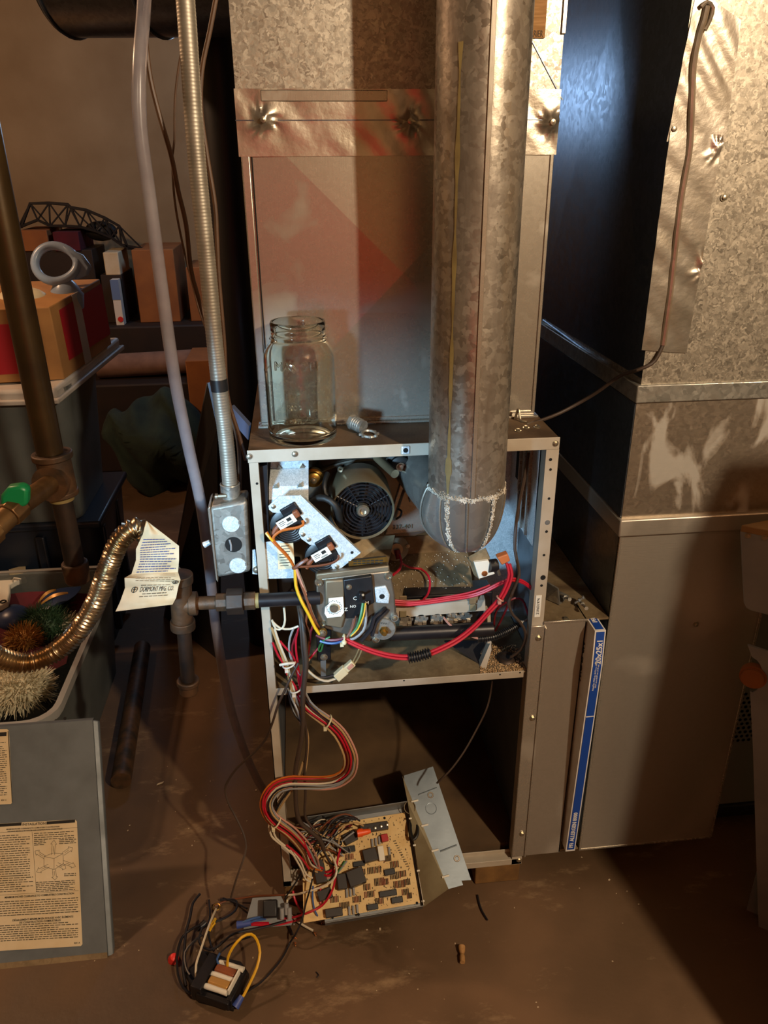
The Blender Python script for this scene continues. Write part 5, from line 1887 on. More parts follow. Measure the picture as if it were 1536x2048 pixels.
# vertical wires from the valve and junction box into the loom
for c, pts in (
    ('tan', [(543, 1255), (556, 1290), (568, 1322), (576, 1350), (584, 1384), (594, 1420), (602, 1450)]),
    ('white', [(549, 1257), (561, 1292), (573, 1322), (580, 1350), (588, 1380), (596, 1410), (606, 1446)]),
    ('red', [(545, 1285), (556, 1310), (566, 1326), (574, 1348), (590, 1372), (598, 1390)]),
    ('red', [(560, 1282), (572, 1296), (585, 1310), (592, 1330), (598, 1366), (604, 1394)]),
    ('red', [(598, 1255), (592, 1275), (592, 1300), (595, 1322), (600, 1360), (606, 1396)]),
    ('darkred', [(600, 1252), (588, 1280), (584, 1300), (590, 1330), (598, 1362)]),
    ('red', [(637, 1296), (622, 1314), (610, 1330), (604, 1356), (602, 1390)]),
    ('white', [(568, 1215), (570, 1240), (565, 1256), (552, 1258), (544, 1240)]),
    ('white', [(597, 1252), (580, 1258), (560, 1256), (545, 1243)]),
    ('grey', [(588, 1255), (580, 1275), (578, 1300), (586, 1326), (600, 1350)]),
    ('brown', [(614, 1228), (612, 1250), (620, 1266), (616, 1300), (608, 1350), (604, 1392)]),
    ('darkred', [(632, 1236), (622, 1262), (618, 1300), (608, 1340)]),
    ('black', [(576, 1380), (582, 1410), (592, 1432), (604, 1446)]),
    ('grey', [(576, 1378), (586, 1402), (596, 1424), (602, 1450)]),
    ('tan', [(607, 1427), (610, 1447), (616, 1475), (614, 1513), (609, 1546), (596, 1560)]),
    ('tan', [(606, 1524), (598, 1550), (590, 1572)]),
    ('tan', [(588, 1575), (575, 1592), (562, 1612), (552, 1632), (560, 1650)]),
    ('black', [(580, 1578), (566, 1596), (552, 1620), (546, 1640)]),
    ('white', [(540, 1640), (538, 1655), (543, 1672), (553, 1682), (566, 1692), (590, 1712)]),
    ('white', [(548, 1645), (547, 1660), (552, 1676), (570, 1692)]),
    ('white', [(581, 1700), (594, 1722), (605, 1742), (611, 1758), (622, 1764)]),
    ('white', [(588, 1704), (602, 1724), (612, 1748), (625, 1756)]),
    ('red', [(573, 1690), (590, 1704), (606, 1720), (618, 1738)]),
    ('red', [(590, 1664), (604, 1676), (612, 1694), (620, 1716)]),
):
    wr(LM, c, [(x, y, -.008 - .012 * (y > 1420)- .02 * (y > 1640) ) for x, y in pts], .0021 if c != 'tan' else .0024)
tie(LM, 578, 1328, -.01, (.3, 0, -1), .012, 'ceramic')
tie(LM, 592, 1378, -.01, (.3, 0, -1), .011, 'ceramic')
MB().tube(smoothpath(wpts([(560, 1330, -.02), (575, 1327, -.026), (588, 1326, -.02)])), .0026, 6).build('zip_tie', 'ceramic', LM)
# wires fanned over the board
for c, pts in (
    ('red', [(644, 1741, .08), (655, 1745, .095), (664, 1740, .085), (668, 1734, .07)]),
    ('red', [(642, 1746, .08), (654, 1752, .095), (664, 1748, .085), (670, 1740, .07)]),
    ('pink', [(643, 1748, .08), (655, 1756, .09), (666, 1752, .085), (674, 1742, .07)]),
    ('grey', [(643, 1753, .08), (656, 1759, .09), (672, 1750, .08), (694, 1722, .07)]),
    ('green', [(645, 1757, .08), (660, 1760, .09), (676, 1744, .08), (690, 1722, .07)]),
    ('tan', [(646, 1730, .08), (648, 1717, .1), (655, 1712, .09), (664, 1711, .07)]),
    ('white', [(656, 1703, .10), (666, 1716, .11), (673, 1735, .11), (671, 1752, .11), (660, 1765, .10), (640, 1775, .09), (612, 1784, .08), (590, 1789, .06), (572, 1790, .05)]),
    ('red', [(682, 1692, .10), (676, 1715, .10), (672, 1740, .10), (668, 1770, .10), (657, 1795, .10), (640, 1814, .08), (615, 1826, .05), (590, 1834, .03), (560, 1838, .02)]),
    ('tan', [(652, 1702, .10), (664, 1680, .11), (678, 1658, .12), (694, 1649, .12), (712, 1645, .12), (727, 1652, .11)]),
    ('tan', [(676, 1704, .10), (678, 1680, .10), (682, 1662, .11), (690, 1652, .11)]),
    ('brown', [(650, 1692, .10), (662, 1670, .11), (674, 1652, .12), (684, 1640, .12)]),
    ('grey', [(680, 1686, .09), (694, 1674, .10), (708, 1664, .10)]),
    ('black', [(640, 1692, .11), (650, 1660, .12), (666, 1644, .13), (690, 1636, .13), (712, 1640, .12)]),
    ('black', [(600, 1760, .09), (620, 1730, .11), (640, 1704, .12), (660, 1684, .12), (676, 1660, .12)]),
    ('black', [(606, 1720, .10), (622, 1700, .11), (646, 1668, .13), (668, 1638, .13), (690, 1630, .13), (706, 1634, .12)]),
    ('black', [(640, 1690, .10), (630, 1730, .11), (622, 1770, .11), (612, 1806, .08), (604, 1840, .05), (590, 1870, .03), (580, 1885, .008), (572, 1902, .006), (560, 1922, .006), (540, 1946, .006), (520, 1966, .006), (496, 1982, .01), (478, 1998, .02)]),
    ('black', [(634, 1700, .11), (620, 1718, .12), (604, 1742, .11), (592, 1764, .09), (578, 1784, .07), (570, 1798, .04)]),
    ('blue', [(626, 1772, .09), (625, 1795, .08), (628, 1816, .05), (634, 1830, .02), (642, 1840, .01)]),
    ('red', [(586, 1782, .06), (590, 1800, .05), (598, 1815, .03), (606, 1828, .02)]),
    ('red', [(640, 1772, .09), (642, 1790, .08), (641, 1806, .06), (646, 1812, .05)]),
    ('white', [(586, 1792, .05), (575, 1800, .03), (574, 1815, .03), (578, 1826, .02), (590, 1838, .012), (606, 1850, .01), (626, 1861, .008)]),
    ('black', [(566, 1820, .03), (576, 1846, .012), (586, 1870, .008)]),
    ('brown', [(572, 1790, .05), (545, 1791, .04), (515, 1792, .02), (480, 1797, .01), (454, 1801, .006), (430, 1812, .004)]),
    ('white', [(432, 1818, .01), (424, 1836, .03), (414, 1862, .04), (402, 1898, .04), (392, 1930, .04), (392, 1956, .03)]),
    ('black', [(640, 1688, .12), (670, 1650, .13), (700, 1634, .13), (720, 1642, .12)]),
    ('brown', [(632, 1668, .12), (660, 1640, .135), (690, 1628, .135), (715, 1638, .12)]),
    ('darkred', [(655, 1688, .10), (664, 1668, .11), (672, 1660, .11)]),
):
    P_ = []
    for x, y, z in pts:
        if x > 608 and y < 1835:
            P_.append(at_plane(x, y, BL + ez * max(.006, (z - .07) * .8), ez))
        else:
            P_.append(at(x, y, 'z', z))
    MB().tube(smoothpath(P_, .008), .0024 if c in ('white', 'red') else .0019, 6).build('wire', 'wire_' + c, LM)
random.seed(44)
for k in range(26):
    x0, y0 = random.uniform(588, 640), random.uniform(1640, 1700)
    x1, y1 = random.uniform(640, 700), random.uniform(1640, 1730)
    P_ = [at_plane(x0, y0, BL + ez * .03, ez), at_plane((x0 + x1) / 2 + random.uniform(-14, 14), (y0 + y1) / 2 + random.uniform(-26, 10), BL + ez * random.uniform(.025, .05), ez),
          at_plane(x1, y1, BL + ez * random.uniform(.006, .03), ez), at_plane(x1 + random.uniform(-8, 16), y1 + random.uniform(-12, 12), BL + ez * .008, ez)]
    MB().tube(smoothpath(P_, .008), random.choice((.0011, .0014, .0018)), 6).build('wire', 'wire_' + random.choice(['black'] * 6 + ['brown', 'brown', 'tan', 'grey', 'darkred', 'white']), LM)
for px, py, z in ((628, 1864, .008), (587, 1873, .008), (643, 1842, .01), (607, 1831, .02), (589, 1884, .006)):
    p = at(px, py, 'z', z)
    mb = MB()
    for k in range(4):
        mb.cyl(p, p + V((random.uniform(0, .008), random.uniform(-.010, -.003), random.uniform(-.002, .003))), .0006, n=5)
    mb.build('bare_strands', 'copper', LM)
p0, p1 = at_plane(714, 1667, BL + ez * .024, ez), at_plane(741, 1662, BL + ez * .022, ez)
o = MB().cyl(p0, p0.lerp(p1, .75), .0085, .0062, 14).cyl(p0.lerp(p1, .75), p1, .0062, .0045, 14)
for k in range(2):
    a = PI * k
    o.box(p0.lerp(p1, .25) + V((0, .0, .008 if k else -.008)), (.010, .004, .005))
o.build('wire_nut', 'orange_nut', LM, label='orange plastic wire nut')
# heavy brown cables down the left side
BC = thing('brown_cables', at(600, 1400, 'y', -.02), 'two heavy brown cables hanging down the left post to the circuit board', 'cable')
wr(BC, 'brown_cable', [(585, 1180, .04), (600, 1215, .01), (606, 1250, -.012), (610, 1290, -.02), (613, 1325, -.022), (609, 1365, -.022), (606, 1400, -.025), (606, 1440, -.028), (603, 1475, -.03), (596, 1512, -.03), (591, 1540, -.03), (591, 1580, -.03), (593, 1620, -.03), (601, 1645, -.03), (620, 1662, -.03), (640, 1680, -.03), (648, 1700, -.03)], .0046, name='cable', n=10)
wr(BC, 'brown_cable', [(592, 1190, .03), (600, 1240, -.008), (604, 1290, -.015), (608, 1340, -.017), (603, 1400, -.02), (611, 1450, -.022), (614, 1490, -.024), (609, 1545, -.024), (611, 1585, -.024), (610, 1630, -.024), (622, 1652, -.026), (640, 1668, -.03)], .0026, name='cable', n=8)
# thin grey brown cord leaving to the left and the one at the right
o = wr(None, 'brown_cable', [(597, 1326, -.02), (584, 1350, -.022), (570, 1380, -.024), (556, 1410, -.022), (545, 1445, -.02), (530, 1480, .01), (505, 1508, .03), (475, 1535, .05), (456, 1562, .06), (450, 1580, .06), (456, 1605, .05), (470, 1632, .04), (487, 1668, .015), (492, 1695, .0), (486, 1720, -.02), (472, 1760, -.04), (462, 1795, -.05)], .0024, name='loose_cord')
tag(o, 'thin dark cord sagging from the left post down across the floor', 'cord')
o = wr(None, 'brown_cable', [(985, 1362, .10), (980, 1392, .10), (972, 1420, .09), (955, 1455, .08), (930, 1500, .06), (905, 1535, .045), (885, 1556, .04), (874, 1566, .045)], .0022, name='loose_cord')
tag(o, 'thin grey cord hanging from the blower deck to the bent control panel', 'cord')

# ---- orange wires of the pressure switches
PW = thing('pressure_switch_wires', at(590, 1140, 'y', -.02), 'orange, yellow and brown wires linking the two pressure switches to the gas valve', 'wires')
for c, pts, r in (
    ('orange', [(605, 1041, -.02), (606, 1050, -.024), (590, 1056, -.022), (566, 1060, -.02), (552, 1068, -.02), (546, 1078, -.02), (556, 1092, -.02), (570, 1106, -.018), (582, 1122, -.015), (588, 1135, -.012)], .0026),
    ('orange', [(533, 1064, -.016), (540, 1076, -.02), (552, 1090, -.022), (566, 1104, -.022), (580, 1120, -.018), (590, 1138, -.012)], .0026),
    ('yellow', [(532, 1066, -.018), (539, 1075, -.022), (546, 1082, -.022)], .0023),
    ('brown', [(677, 1110, -.02), (676, 1118, -.022), (664, 1126, -.022), (640, 1131, -.02), (615, 1133, -.018), (592, 1134, -.015)], .0022),
    ('brown', [(616, 1118, -.018), (604, 1125, -.02), (592, 1134, -.018), (586, 1136, -.015)], .0036),
    ('yellow', [(590, 1140, -.012), (592, 1172, -.03), (602, 1200, -.045), (618, 1230, -.048), (630, 1255, -.05), (639, 1268, -.05)], .0029),
    ('brown', [(592, 1138, -.012), (602, 1168, -.025), (614, 1200, -.04), (624, 1228, -.045), (634, 1248, -.045), (638, 1255, -.04)], .0024),
    ('grey', [(594, 1138, -.01), (606, 1168, -.02), (615, 1195, -.032), (622, 1220, -.04), (632, 1244, -.045)], .0024),
    ('pink', [(592, 1136, -.012), (600, 1160, -.022), (612, 1190, -.034), (620, 1214, -.04)], .0022),
):
    wr(PW, c, pts, r)
p = at(645, 1266, 'y', -.05)
MB().lathe([(.0085, .004), (.0085, 0), (0, -.001)], p, (0, 1, 0), 14).build('ring_terminal', 'brass', PW)
mb = MB()
screw(mb, p, (0, -1, 0), .0044, .004)
mb.build('screw', 'screw_metal', PW)
# valve leads gathered in a nylon tie
VL = thing('valve_leads', at(700, 1275, 'y', -.06), 'green, yellow, brown and blue grey leads dropping from the gas valve into a nylon tie', 'wires')
for c, pts, r in (
    ('green', [(726, 1206, -.05), (722, 1230, -.058), (714, 1255, -.06), (700, 1272, -.06)], .0026),
    ('yellow', [(731, 1206, -.052), (727, 1232, -.06), (716, 1258, -.062), (702, 1272, -.062)], .0014),
    ('grey', [(731, 1210, -.046), (732, 1240, -.056), (726, 1262, -.06), (710, 1276, -.062), (700, 1279, -.06)], .0024),
    ('brown', [(708, 1238, -.046), (704, 1256, -.054), (696, 1272, -.06), (690, 1280, -.06)], .0026),
    ('brown', [(712, 1232, -.046), (706, 1254, -.056), (697, 1274, -.061)], .0018),
    ('darkred', [(690, 1276, -.055), (672, 1280, -.05), (652, 1279, -.045), (632, 1270, -.04)], .0026),
    ('blue', [(692, 1280, -.056), (672, 1286, -.05), (655, 1286, -.045), (640, 1282, -.04)], .0024),
    ('green', [(660, 1274, -.045), (648, 1280, -.045), (640, 1290, -.03), (637, 1300, -.02), (642, 1302, -.02), (646, 1288, -.03)], .0018),
    ('black', [(770, 1216, -.03), (760, 1226, -.042), (748, 1236, -.046), (742, 1258, -.05), (722, 1282, -.055)], .0040),
    ('black', [(776, 1220, -.03), (764, 1232, -.04), (752, 1246, -.044), (744, 1272, -.05)], .0036),
):
    wr(VL, c, pts, r)
tie(VL, 687, 1279, -.06, (1, 0, -.2), .009, 'nylon')
MB().sph(at(688, 1285, 'y', -.068), .005, 10).build('tie_head', 'nylon', VL)
# red wires
RW = thing('red_wires', at(840, 1320, 'y', -.06), 'bright red wires sweeping from the gas valve to the limit switch', 'wires')
ra = [(690, 1279, -.060), (712, 1290, -.064), (745, 1303, -.066), (780, 1312, -.066), (815, 1315, -.064), (850, 1310, -.062), (885, 1296, -.058), (918, 1278, -.050), (950, 1252, -.042), (978, 1222, -.036), (1000, 1198, -.030), (1014, 1172, -.026), (1021, 1148, -.022), (1016, 1126, -.016)]
for k in range(2):
    wr(RW, 'red', [(x + k * 1.5, y - 3 + k * 6 if i < 9 else y, d) if i < 9 else (x - 3 + k * 6, y + k * 1.5, d) for i, (x, y, d) in enumerate(ra)], .0028)
for k in range(2):
    wr(RW, 'red', [(786, 1204 + k * 5, .015), (820, 1206 + k * 4, .012), (860, 1202 + k * 4, .01), (900, 1196 + k * 4, .008), (940, 1190 + k * 4, .004), (968, 1181 + k * 4, -.002), (1000, 1165 + k * 4, -.006), (1025, 1157 + k * 4, 0), (1046, 1162 + k * 4, .01), (1070, 1180 + k * 4, .025)], .0024)
wr(RW, 'red', [(786, 1200, .018), (830, 1203, .016), (880, 1196, .012), (935, 1186, .006), (960, 1178, .004), (980, 1170, .004)], .0018)
wr(RW, 'red', [(799, 1110, .12), (803, 1126, .10), (798, 1140, .08), (786, 1150, .05)], .0026)
wr(RW, 'red', [(803, 1126, .10), (820, 1135, .11), (842, 1138, .11), (857, 1152, .09), (860, 1170, .07), (856, 1188, .05), (848, 1198, .03)], .0022)
for pts in ([(1015, 1204, .05), (1030, 1196, .05), (1045, 1200, .06), (1052, 1215, .06), (1058, 1236, .06)], [(1012, 1205, .05), (998, 1214, .06), (990, 1230, .07), (988, 1252, .08)], [(1016, 1210, .05), (1008, 1228, .06), (998, 1248, .07), (990, 1262, .07)]):
    wr(RW, 'darkred', pts, .0022)
lo = smoothpath(wpts([(816, 1316, -.064), (838, 1312, -.063), (861, 1305, -.061)]), .0009)
L_, rr = 0, []
for i, p in enumerate(lo):
    if i:
        L_ += (p - lo[i - 1]).length
    rr.append(.0086 + .0016 * (1 if math.sin(2 * PI * L_ / .0048) > 0 else -1))
MB().tube(lo, rr, 16).build('split_loom', 'black_plastic', RW, ang=30, label='black corrugated loom sleeve')
tie(RW, 1000, 1197, -.030, (.6, 0, .8), .007, 'wire_pink')
# loom at right with white tail and ground lead
SL = thing('sensor_loom', at(960, 1270, 'y', .0), 'short black corrugated loom with white wires lying across the manifold bracket', 'wires')
lo = smoothpath(wpts([(955, 1278, .0), (985, 1274, .0), (1015, 1262, .01), (1042, 1246, .02)]), .0009)
L_, rr = 0, []
for i, p in enumerate(lo):
    if i:
        L_ += (p - lo[i - 1]).length
    rr.append(.0062 + .0011 * (1 if math.sin(2 * PI * L_ / .0040) > 0 else -1))
MB().tube(lo, rr, 14).build('split_loom', 'black_plastic', SL, ang=30)
wr(SL, 'pink', [(888, 1236, .02), (900, 1250, .0), (925, 1266, -.004), (956, 1277, -.002)], .0022)
wr(SL, 'white', [(1036, 1249, .018), (1044, 1244, .02)], .0036)
wr(SL, 'grey', [(1044, 1244, .02), (1056, 1238, .03), (1066, 1232, .035)], .0018)
# dark sensor cord running down the right of the cavity
SCd = wr(None, 'brown_cable', [(1056, 905, .06), (1052, 940, .05), (1044, 980, .04), (1036, 1020, .03), (1031, 1060, .02), (1030, 1100, .012), (1036, 1130, .006), (1038, 1150, .0), (1030, 1172, .0), (1020, 1196, .0), (1018, 1212, .0), (1026, 1230, .002), (1040, 1244, .004), (1050, 1262, .006), (1050, 1280, .01), (1040, 1300, .02), (1022, 1314, .03)], .0030, name='loose_cord')
tag(SCd, 'dark cord running down the right side of the burner compartment', 'cord')
ts = MB().lathe([(.017, 0), (.019, .003), (.016, .006), (.012, .007), (.012, .004), (0, .004)], at(1012, 1318, 'z', .582), (0, -.15, 1), 24)
tag(ts.build('round_sensor', 'iron_pipe'), 'rusty round sensor disc lying on the blower deck among flakes', 'sensor')
# white plug connector under the valve
PC = thing('plug_connector', at(690, 1348, 'z', .581), 'yellowed nylon plug connector lying on the blower deck with white leads', 'connector')
a, b = at(671, 1356, 'y', -.012), at(707, 1324, 'y', .0)
d = (b - a).normalized()
R = Matrix((d, V((0, 1, 0)), V((-d.z, 0, d.x)))).transposed()
MB().box(a.lerp(b, .3), ((b - a).length * .55, .012, .018), R).build('plug_half', 'nylon', PC, bevel=.0015)
MB().box(a.lerp(b, .78), ((b - a).length * .44, .011, .014), R).build('plug_half', 'nylon', PC, bevel=.0015)
MB().box(a.lerp(b, .82) + V((0, -.006, 0)), (.012, .003, .008), R).build('latch', 'wire_pink', PC, bevel=.001)
wr(PC, 'white', [(611, 1336, -.02), (626, 1350, -.02), (640, 1359, -.018), (656, 1362, -.016), (674, 1356, -.012)], .0024)
wr(PC, 'black', [(612, 1338, -.016), (630, 1352, -.016), (648, 1355, -.014), (668, 1350, -.012)], .0022)
wr(PC, 'tan', [(611, 1338, -.02), (614, 1326, -.02), (619, 1318, -.02)], .002)
wr(PC, 'tan', [(704, 1326, .0), (712, 1312, -.01), (718, 1298, -.03)], .0016)
wr(PC, 'tan', [(709, 1328, .0), (719, 1312, -.01), (726, 1290, -.03)], .0016)

# ================================================================== relay plate hanging by its wires
RP = thing('relay_plate', at(545, 1845, 'z', .0), 'small grey metal plate with black relay lying among wires left of the circuit board', 'relay')
q = [at(505, 1796, 'z', .05), at(560, 1792, 'z', .06), at(594, 1834, 'z', .04), at(576, 1852, 'z', .02), at(545, 1856, 'z', .012), at(488, 1856, 'z', .010)]
q = [at(505, 1796, 'z', .045), at(562, 1792, 'z', .045), at(590, 1850, 'z', .012), at(487, 1858, 'z', .012)]
pn = (q[1] - q[0]).cross(q[3] - q[0]).normalized()
pn = pn if pn.z > 0 else -pn
MB().prism(q, pn * -.0015).build('plate', 'board_grey', RP)
px_ = (q[1] - q[0]).normalized()
py_ = pn.cross(px_)
R = Matrix((px_, py_, pn)).transposed()
c = at(541, 1818, 'z', .045)
MB().box(c, (.030, .034, .030), R).build('relay_case', 'black_plastic', RP, bevel=.003)
for dx, dy in ((.024, -.012), (.034, -.004), (.040, -.012)):
    MB().cyl(c + px_ * dx + py_ * (dy - .008) - pn * .004, c + px_ * dx + py_ * (dy + .012) + pn * .004, .005, n=12).build('terminal_sleeve', 'wire_grey', RP)
for c_, pts in (('blue', [(530, 1834, .035), (510, 1836, .03), (492, 1842, .03), (480, 1848, .025)]), ('blue', [(532, 1838, .03), (508, 1842, .026), (484, 1850, .022)]),
                ('red', [(538, 1846, .02), (520, 1846, .02), (500, 1846, .02)]), ('red', [(538, 1850, .02), (518, 1850, .02), (500, 1850, .02)]), ('red', [(600, 1838, .015), (585, 1843, .015), (560, 1849, .015), (538, 1850, .02)])):
    wr(RP, c_, [(x, y, z, 'z') for x, y, z in pts], .0024)
MB().cyl(at(502, 1846, 'z', .024), at(474, 1850, 'z', .022), .0055, .008, 12).build('wire_nut', 'blue_nut', RP, label='blue wire nut')
# ================================================================== transformer on the floor
TF = thing('transformer', at(430, 1960, 'z', 0), 'black transformer with cream and brown windings lying on the concrete floor', 'transformer')
pts = ((369, 1945), (395, 1925), (403, 1900), (425, 1905), (455, 1916), (482, 1923), (498, 1947), (466, 2016), (396, 1998))
MB().prism([at(*p, 'z', .012) for p in pts], (0, 0, -.012)).build('mounting_bracket', 'black_metal', TF, bevel=.001)
c0 = at(406, 1940, 'z', .03)
tx = (at(470, 1965, 'z', .03) - at(410, 1945, 'z', .03)).normalized()
tz = V((0, 0, 1))
ty = tz.cross(tx)
R = Matrix((tx, ty, tz)).transposed()
cc = at(444, 1962, 'z', .03)
MB().box(cc - tx * .036 - V((0, 0, .004)), (.024, .075, .038), R).build('core', 'black_metal', TF, bevel=.002)
MB().box(cc + tx * .032 - V((0, 0, .010)), (.012, .065, .026), R).build('core', 'black_metal', TF, bevel=.002)
MB().box(cc - ty * .034 - V((0, 0, .008)), (.07, .012, .020), R).build('core', 'black_metal', TF, bevel=.002)
for k, (off_, m_) in enumerate(((.016, 'fabric_red'), (-.010, 'stain_yellow'))):
    o = cc + ty * off_
    MB().box(o, (.044, .016, .026), R).build('winding', 'terminal_brown' if k == 0 else 'tinsel_gold', TF, bevel=.003)
for off_, dx in ((.030, .004), (.004, .0), (-.022, -.004)):
    o = cc + ty * off_ + V((0, 0, .006)) + tx * dx
    MB().tube([o - tx * .026, o - tx * .015, o + tx * .012, o + tx * .028], [.0045, .0058, .0052, .0056], 10).build('insulating_roll', 'ceramic', TF)
MB().box(cc + tx * .027 + V((0, 0, .004)), (.003, .045, .024), R).build('bobbin_flange', 'ceramic', TF)
for c_, r, pts in (
    ('yellow', .0028, [(455, 1933, .04), (456, 1915, .06), (466, 1894, .08), (484, 1874, .09), (502, 1868, .085), (514, 1880, .08), (520, 1905, .07), (514, 1935, .055), (502, 1962, .04), (488, 1990, .025), (482, 1998, .02)]),
    ('blue', .0022, [(438, 1930, .04), (434, 1918, .05), (440, 1906, .06)]),
    ('black', .0018, [(440, 1906, .06), (452, 1895, .06), (470, 1884, .05), (500, 1874, .03)]),
    ('black', .0026, [(395, 1862, .02), (400, 1850, .03), (372, 1866, .02), (360, 1885, .02), (354, 1915, .02), (356, 1950, .02), (366, 1975, .015), (382, 1988, .01)]),
    ('black', .0030, [(400, 1788, .02), (386, 1806, .02), (380, 1835, .02), (372, 1865, .02), (368, 1905, .02), (366, 1940, .02), (372, 1972, .015)]),
    ('black', .0026, [(404, 1870, .03), (385, 1885, .03), (370, 1905, .025), (372, 1935, .02), (380, 1950, .02)]),
    ('black', .0026, [(405, 1855, .03), (398, 1875, .03), (402, 1890, .03), (420, 1900, .03), (440, 1890, .03), (460, 1872, .03), (480, 1864, .025), (510, 1858, .02), (545, 1850, .02), (572, 1842, .02)]),
    ('black', .0022, [(418, 1800, .01), (420, 1830, .012), (416, 1860, .02), (422, 1890, .03), (428, 1902, .03)]),
    ('black', .0026, [(400, 1858, .025), (420, 1848, .02), (450, 1836, .016), (470, 1822, .012), (474, 1808, .01), (468, 1800, .008), (440, 1800, .008)]),
    ('black', .0020, [(446, 1796, .01), (470, 1805, .01), (494, 1817, .02)]),
    ('yellow', .0020, [(424, 1850, .03), (419, 1860, .032), (430, 1846, .03)]),
):
    wr(TF, c_, [(x, y, z, 'z') for x, y, z in pts], r)
MB().cyl(at(484, 1992, 'z', .022), at(470, 2014, 'z', .014), .0058, .0085, 12).build('wire_nut', 'blue_nut', TF, label='blue violet wire nut')
MB().cyl(at(411, 1846, 'z', .02), at(396, 1858, 'z', .02), .008, .006, 10).build('wire_nut', 'black_plastic', TF)
wr(TF, 'yellow', [(430, 1838, .02, 'z'), (424, 1850, .024, 'z'), (418, 1862, .02, 'z')], .0036)
p = at(433, 1814, 'z', .006)
mb = MB().torus(p, (0, 0, 1), .008, .0015, 14, 5)
mb.build('curled_end', 'brass', TF)
# red wire nut, debris on the floor
o = MB().lathe([(.0115, 0), (.011, .004), (.0075, .016), (.004, .018), (0, .018)], at(347, 1919, 'z', .001), (.25, -.35, 1), 18)
tag(o.build('wire_connector', 'red_nut'), 'bright red plastic wire connector standing on the floor left of the transformer', 'cap')
o = MB().lathe([(.0055, 0), (.006, .012), (.004, .018), (.0065, .024), (.0075, .034), (0, .036)], at(925, 1925, 'z', .007), (.15, .97, .05), 12)
tag(o.build('wire_ferrule', 'cardboard_tag'), 'small tan plastic connector lying alone on the floor below the circuit board', 'connector')
o = MB().tube(smoothpath([at(955, 1790, 'z', .004), at(958, 1805, 'z', .004), at(964, 1822, 'z', .004), at(975, 1840, 'z', .004)]), .002, 6)
tag(o.build('wire_scrap', 'wire_black'), 'short black wire scrap on the floor beside the wood block', 'wire scrap')
o = MB().tube(smoothpath([at(633, 1955, 'z', .002), at(637, 1950, 'z', .003), at(632, 1944, 'z', .002)], .003), .0012, 5)
tag(o.build('dark_shaving', 'wire_black'), 'tiny curled dark shaving on the floor right of the transformer', 'shaving')
random.seed(31)
mb = MB()
for i in range(150):
    x, y = random.uniform(-.55, .8), random.uniform(-.55, .5)
    r = random.uniform(.0005, .0016) if random.random() < .94 else random.uniform(.002, .003)
    mb.box((x, y, r * .35), (r * 2, r * random.uniform(1, 1.6), r * .8), Matrix.Rotation(random.random() * 6, 3, 'Z'))
for px, py in ((263, 1505), (320, 1568)):
    p = at(px, py, 'z', .002)
    mb.prism([p + V((-.008, -.004, 0)), p + V((.007, .002, 0)), p + V((.009, .008, 0)), p + V((-.006, .002, 0))], (0, 0, .001))
o = mb.build('floor_grit', 'pebble')
o['kind'] = 'stuff'
o['label'] = 'pale grit and chips scattered on the concrete floor'

# ================================================================== on the filter rack
o = MB().add([V(p) for p in ((0, 0, 0), (.05, 0, 0), (.05, .0, .03), (0, 0, .035), (0, .002, 0), (.05, .002, 0), (.05, .002, .03), (0, .002, .035))], [(0, 1, 2, 3), (7, 6, 5, 4), (0, 4, 5, 1), (1, 5, 6, 2), (2, 6, 7, 3), (3, 7, 4, 0)])
p = at(1100, 1205, 'z', .694)
o = MB()
q = [at(1096, 1190, 'y', .09), at(1118, 1202, 'y', .08), at(1121, 1212, 'z', .694), at(1096, 1202, 'z', .694)]
q = [at(1094, 1165, 'z', .735), at(1116, 1178, 'z', .735), at(1119, 1210, 'z', .695), at(1092, 1198, 'z', .695)]
o.prism(q, (.002, .002, .001))
o.prism([q[3], q[2], q[2] + V((.03, .03, 0)), q[3] + V((.03, .035, 0))], (0, 0, .0015))
o = o.build('angle_bracket', 'galv_box')
tag(o, 'small bent steel angle bracket standing on the filter rack beside the bolts', 'bracket')
for i, (a, b, lb_) in enumerate((((1122, 1190), (1138, 1198), 'screw nearest the angle bracket on the filter rack'), ((1150, 1206), (1166, 1196), 'upright bolt in the middle of the filter rack top'), ((1158, 1200), (1172, 1216), 'rusty bolt furthest right on the filter rack top'))):
    pa, pb_ = at(*a, 'z', .70), at(*b, 'z', .712)
    d = (pb_ - pa).normalized()
    o = MB().cyl(pa, pb_, .0024, n=8).lathe([(.0042, 0), (.0042, .003), (0, .003)], pb_, d, 6)
    o.lathe([(.0045, 0), (.0045, .003)], pa.lerp(pb_, .5), d, 6)
    tag(o.build('bolt', 'galv_box'), lb_, 'bolt')
mb = MB()
screw(mb, at(1131, 1238, 'z', .693), (0, 0, 1), .004, .004)
mb.build('screw', 'screw_metal', FR)
cbx = MB()
cbx.bx(.538, .600, .24, .30, .694, .76)
o = cbx.build('small_carton', 'carton', bevel=.002)
tag(o, 'small brown carton in shadow at the back of the filter rack', 'carton')

# ================================================================== grey stand and cabinet at the right edge
GS = thing('grey_stand', (.95, -.2, 0), 'grey painted steel machine stand with wood top at the right edge', 'stand')
YS = -.055
K = at(1480, 1062, 'y', YS)
e_ = V((.80, -.60, 0)).normalized()        # along its front, towards the viewer
s_ = V((.97, .24, 0)).normalized()         # along its left side, away from the viewer
g_n = V((-e_.y, e_.x, 0)) * -1             # out of the front
if g_n.y > 0:
    g_n = -g_n


def gs(px, py):
    return at_plane(px, py, K, g_n)


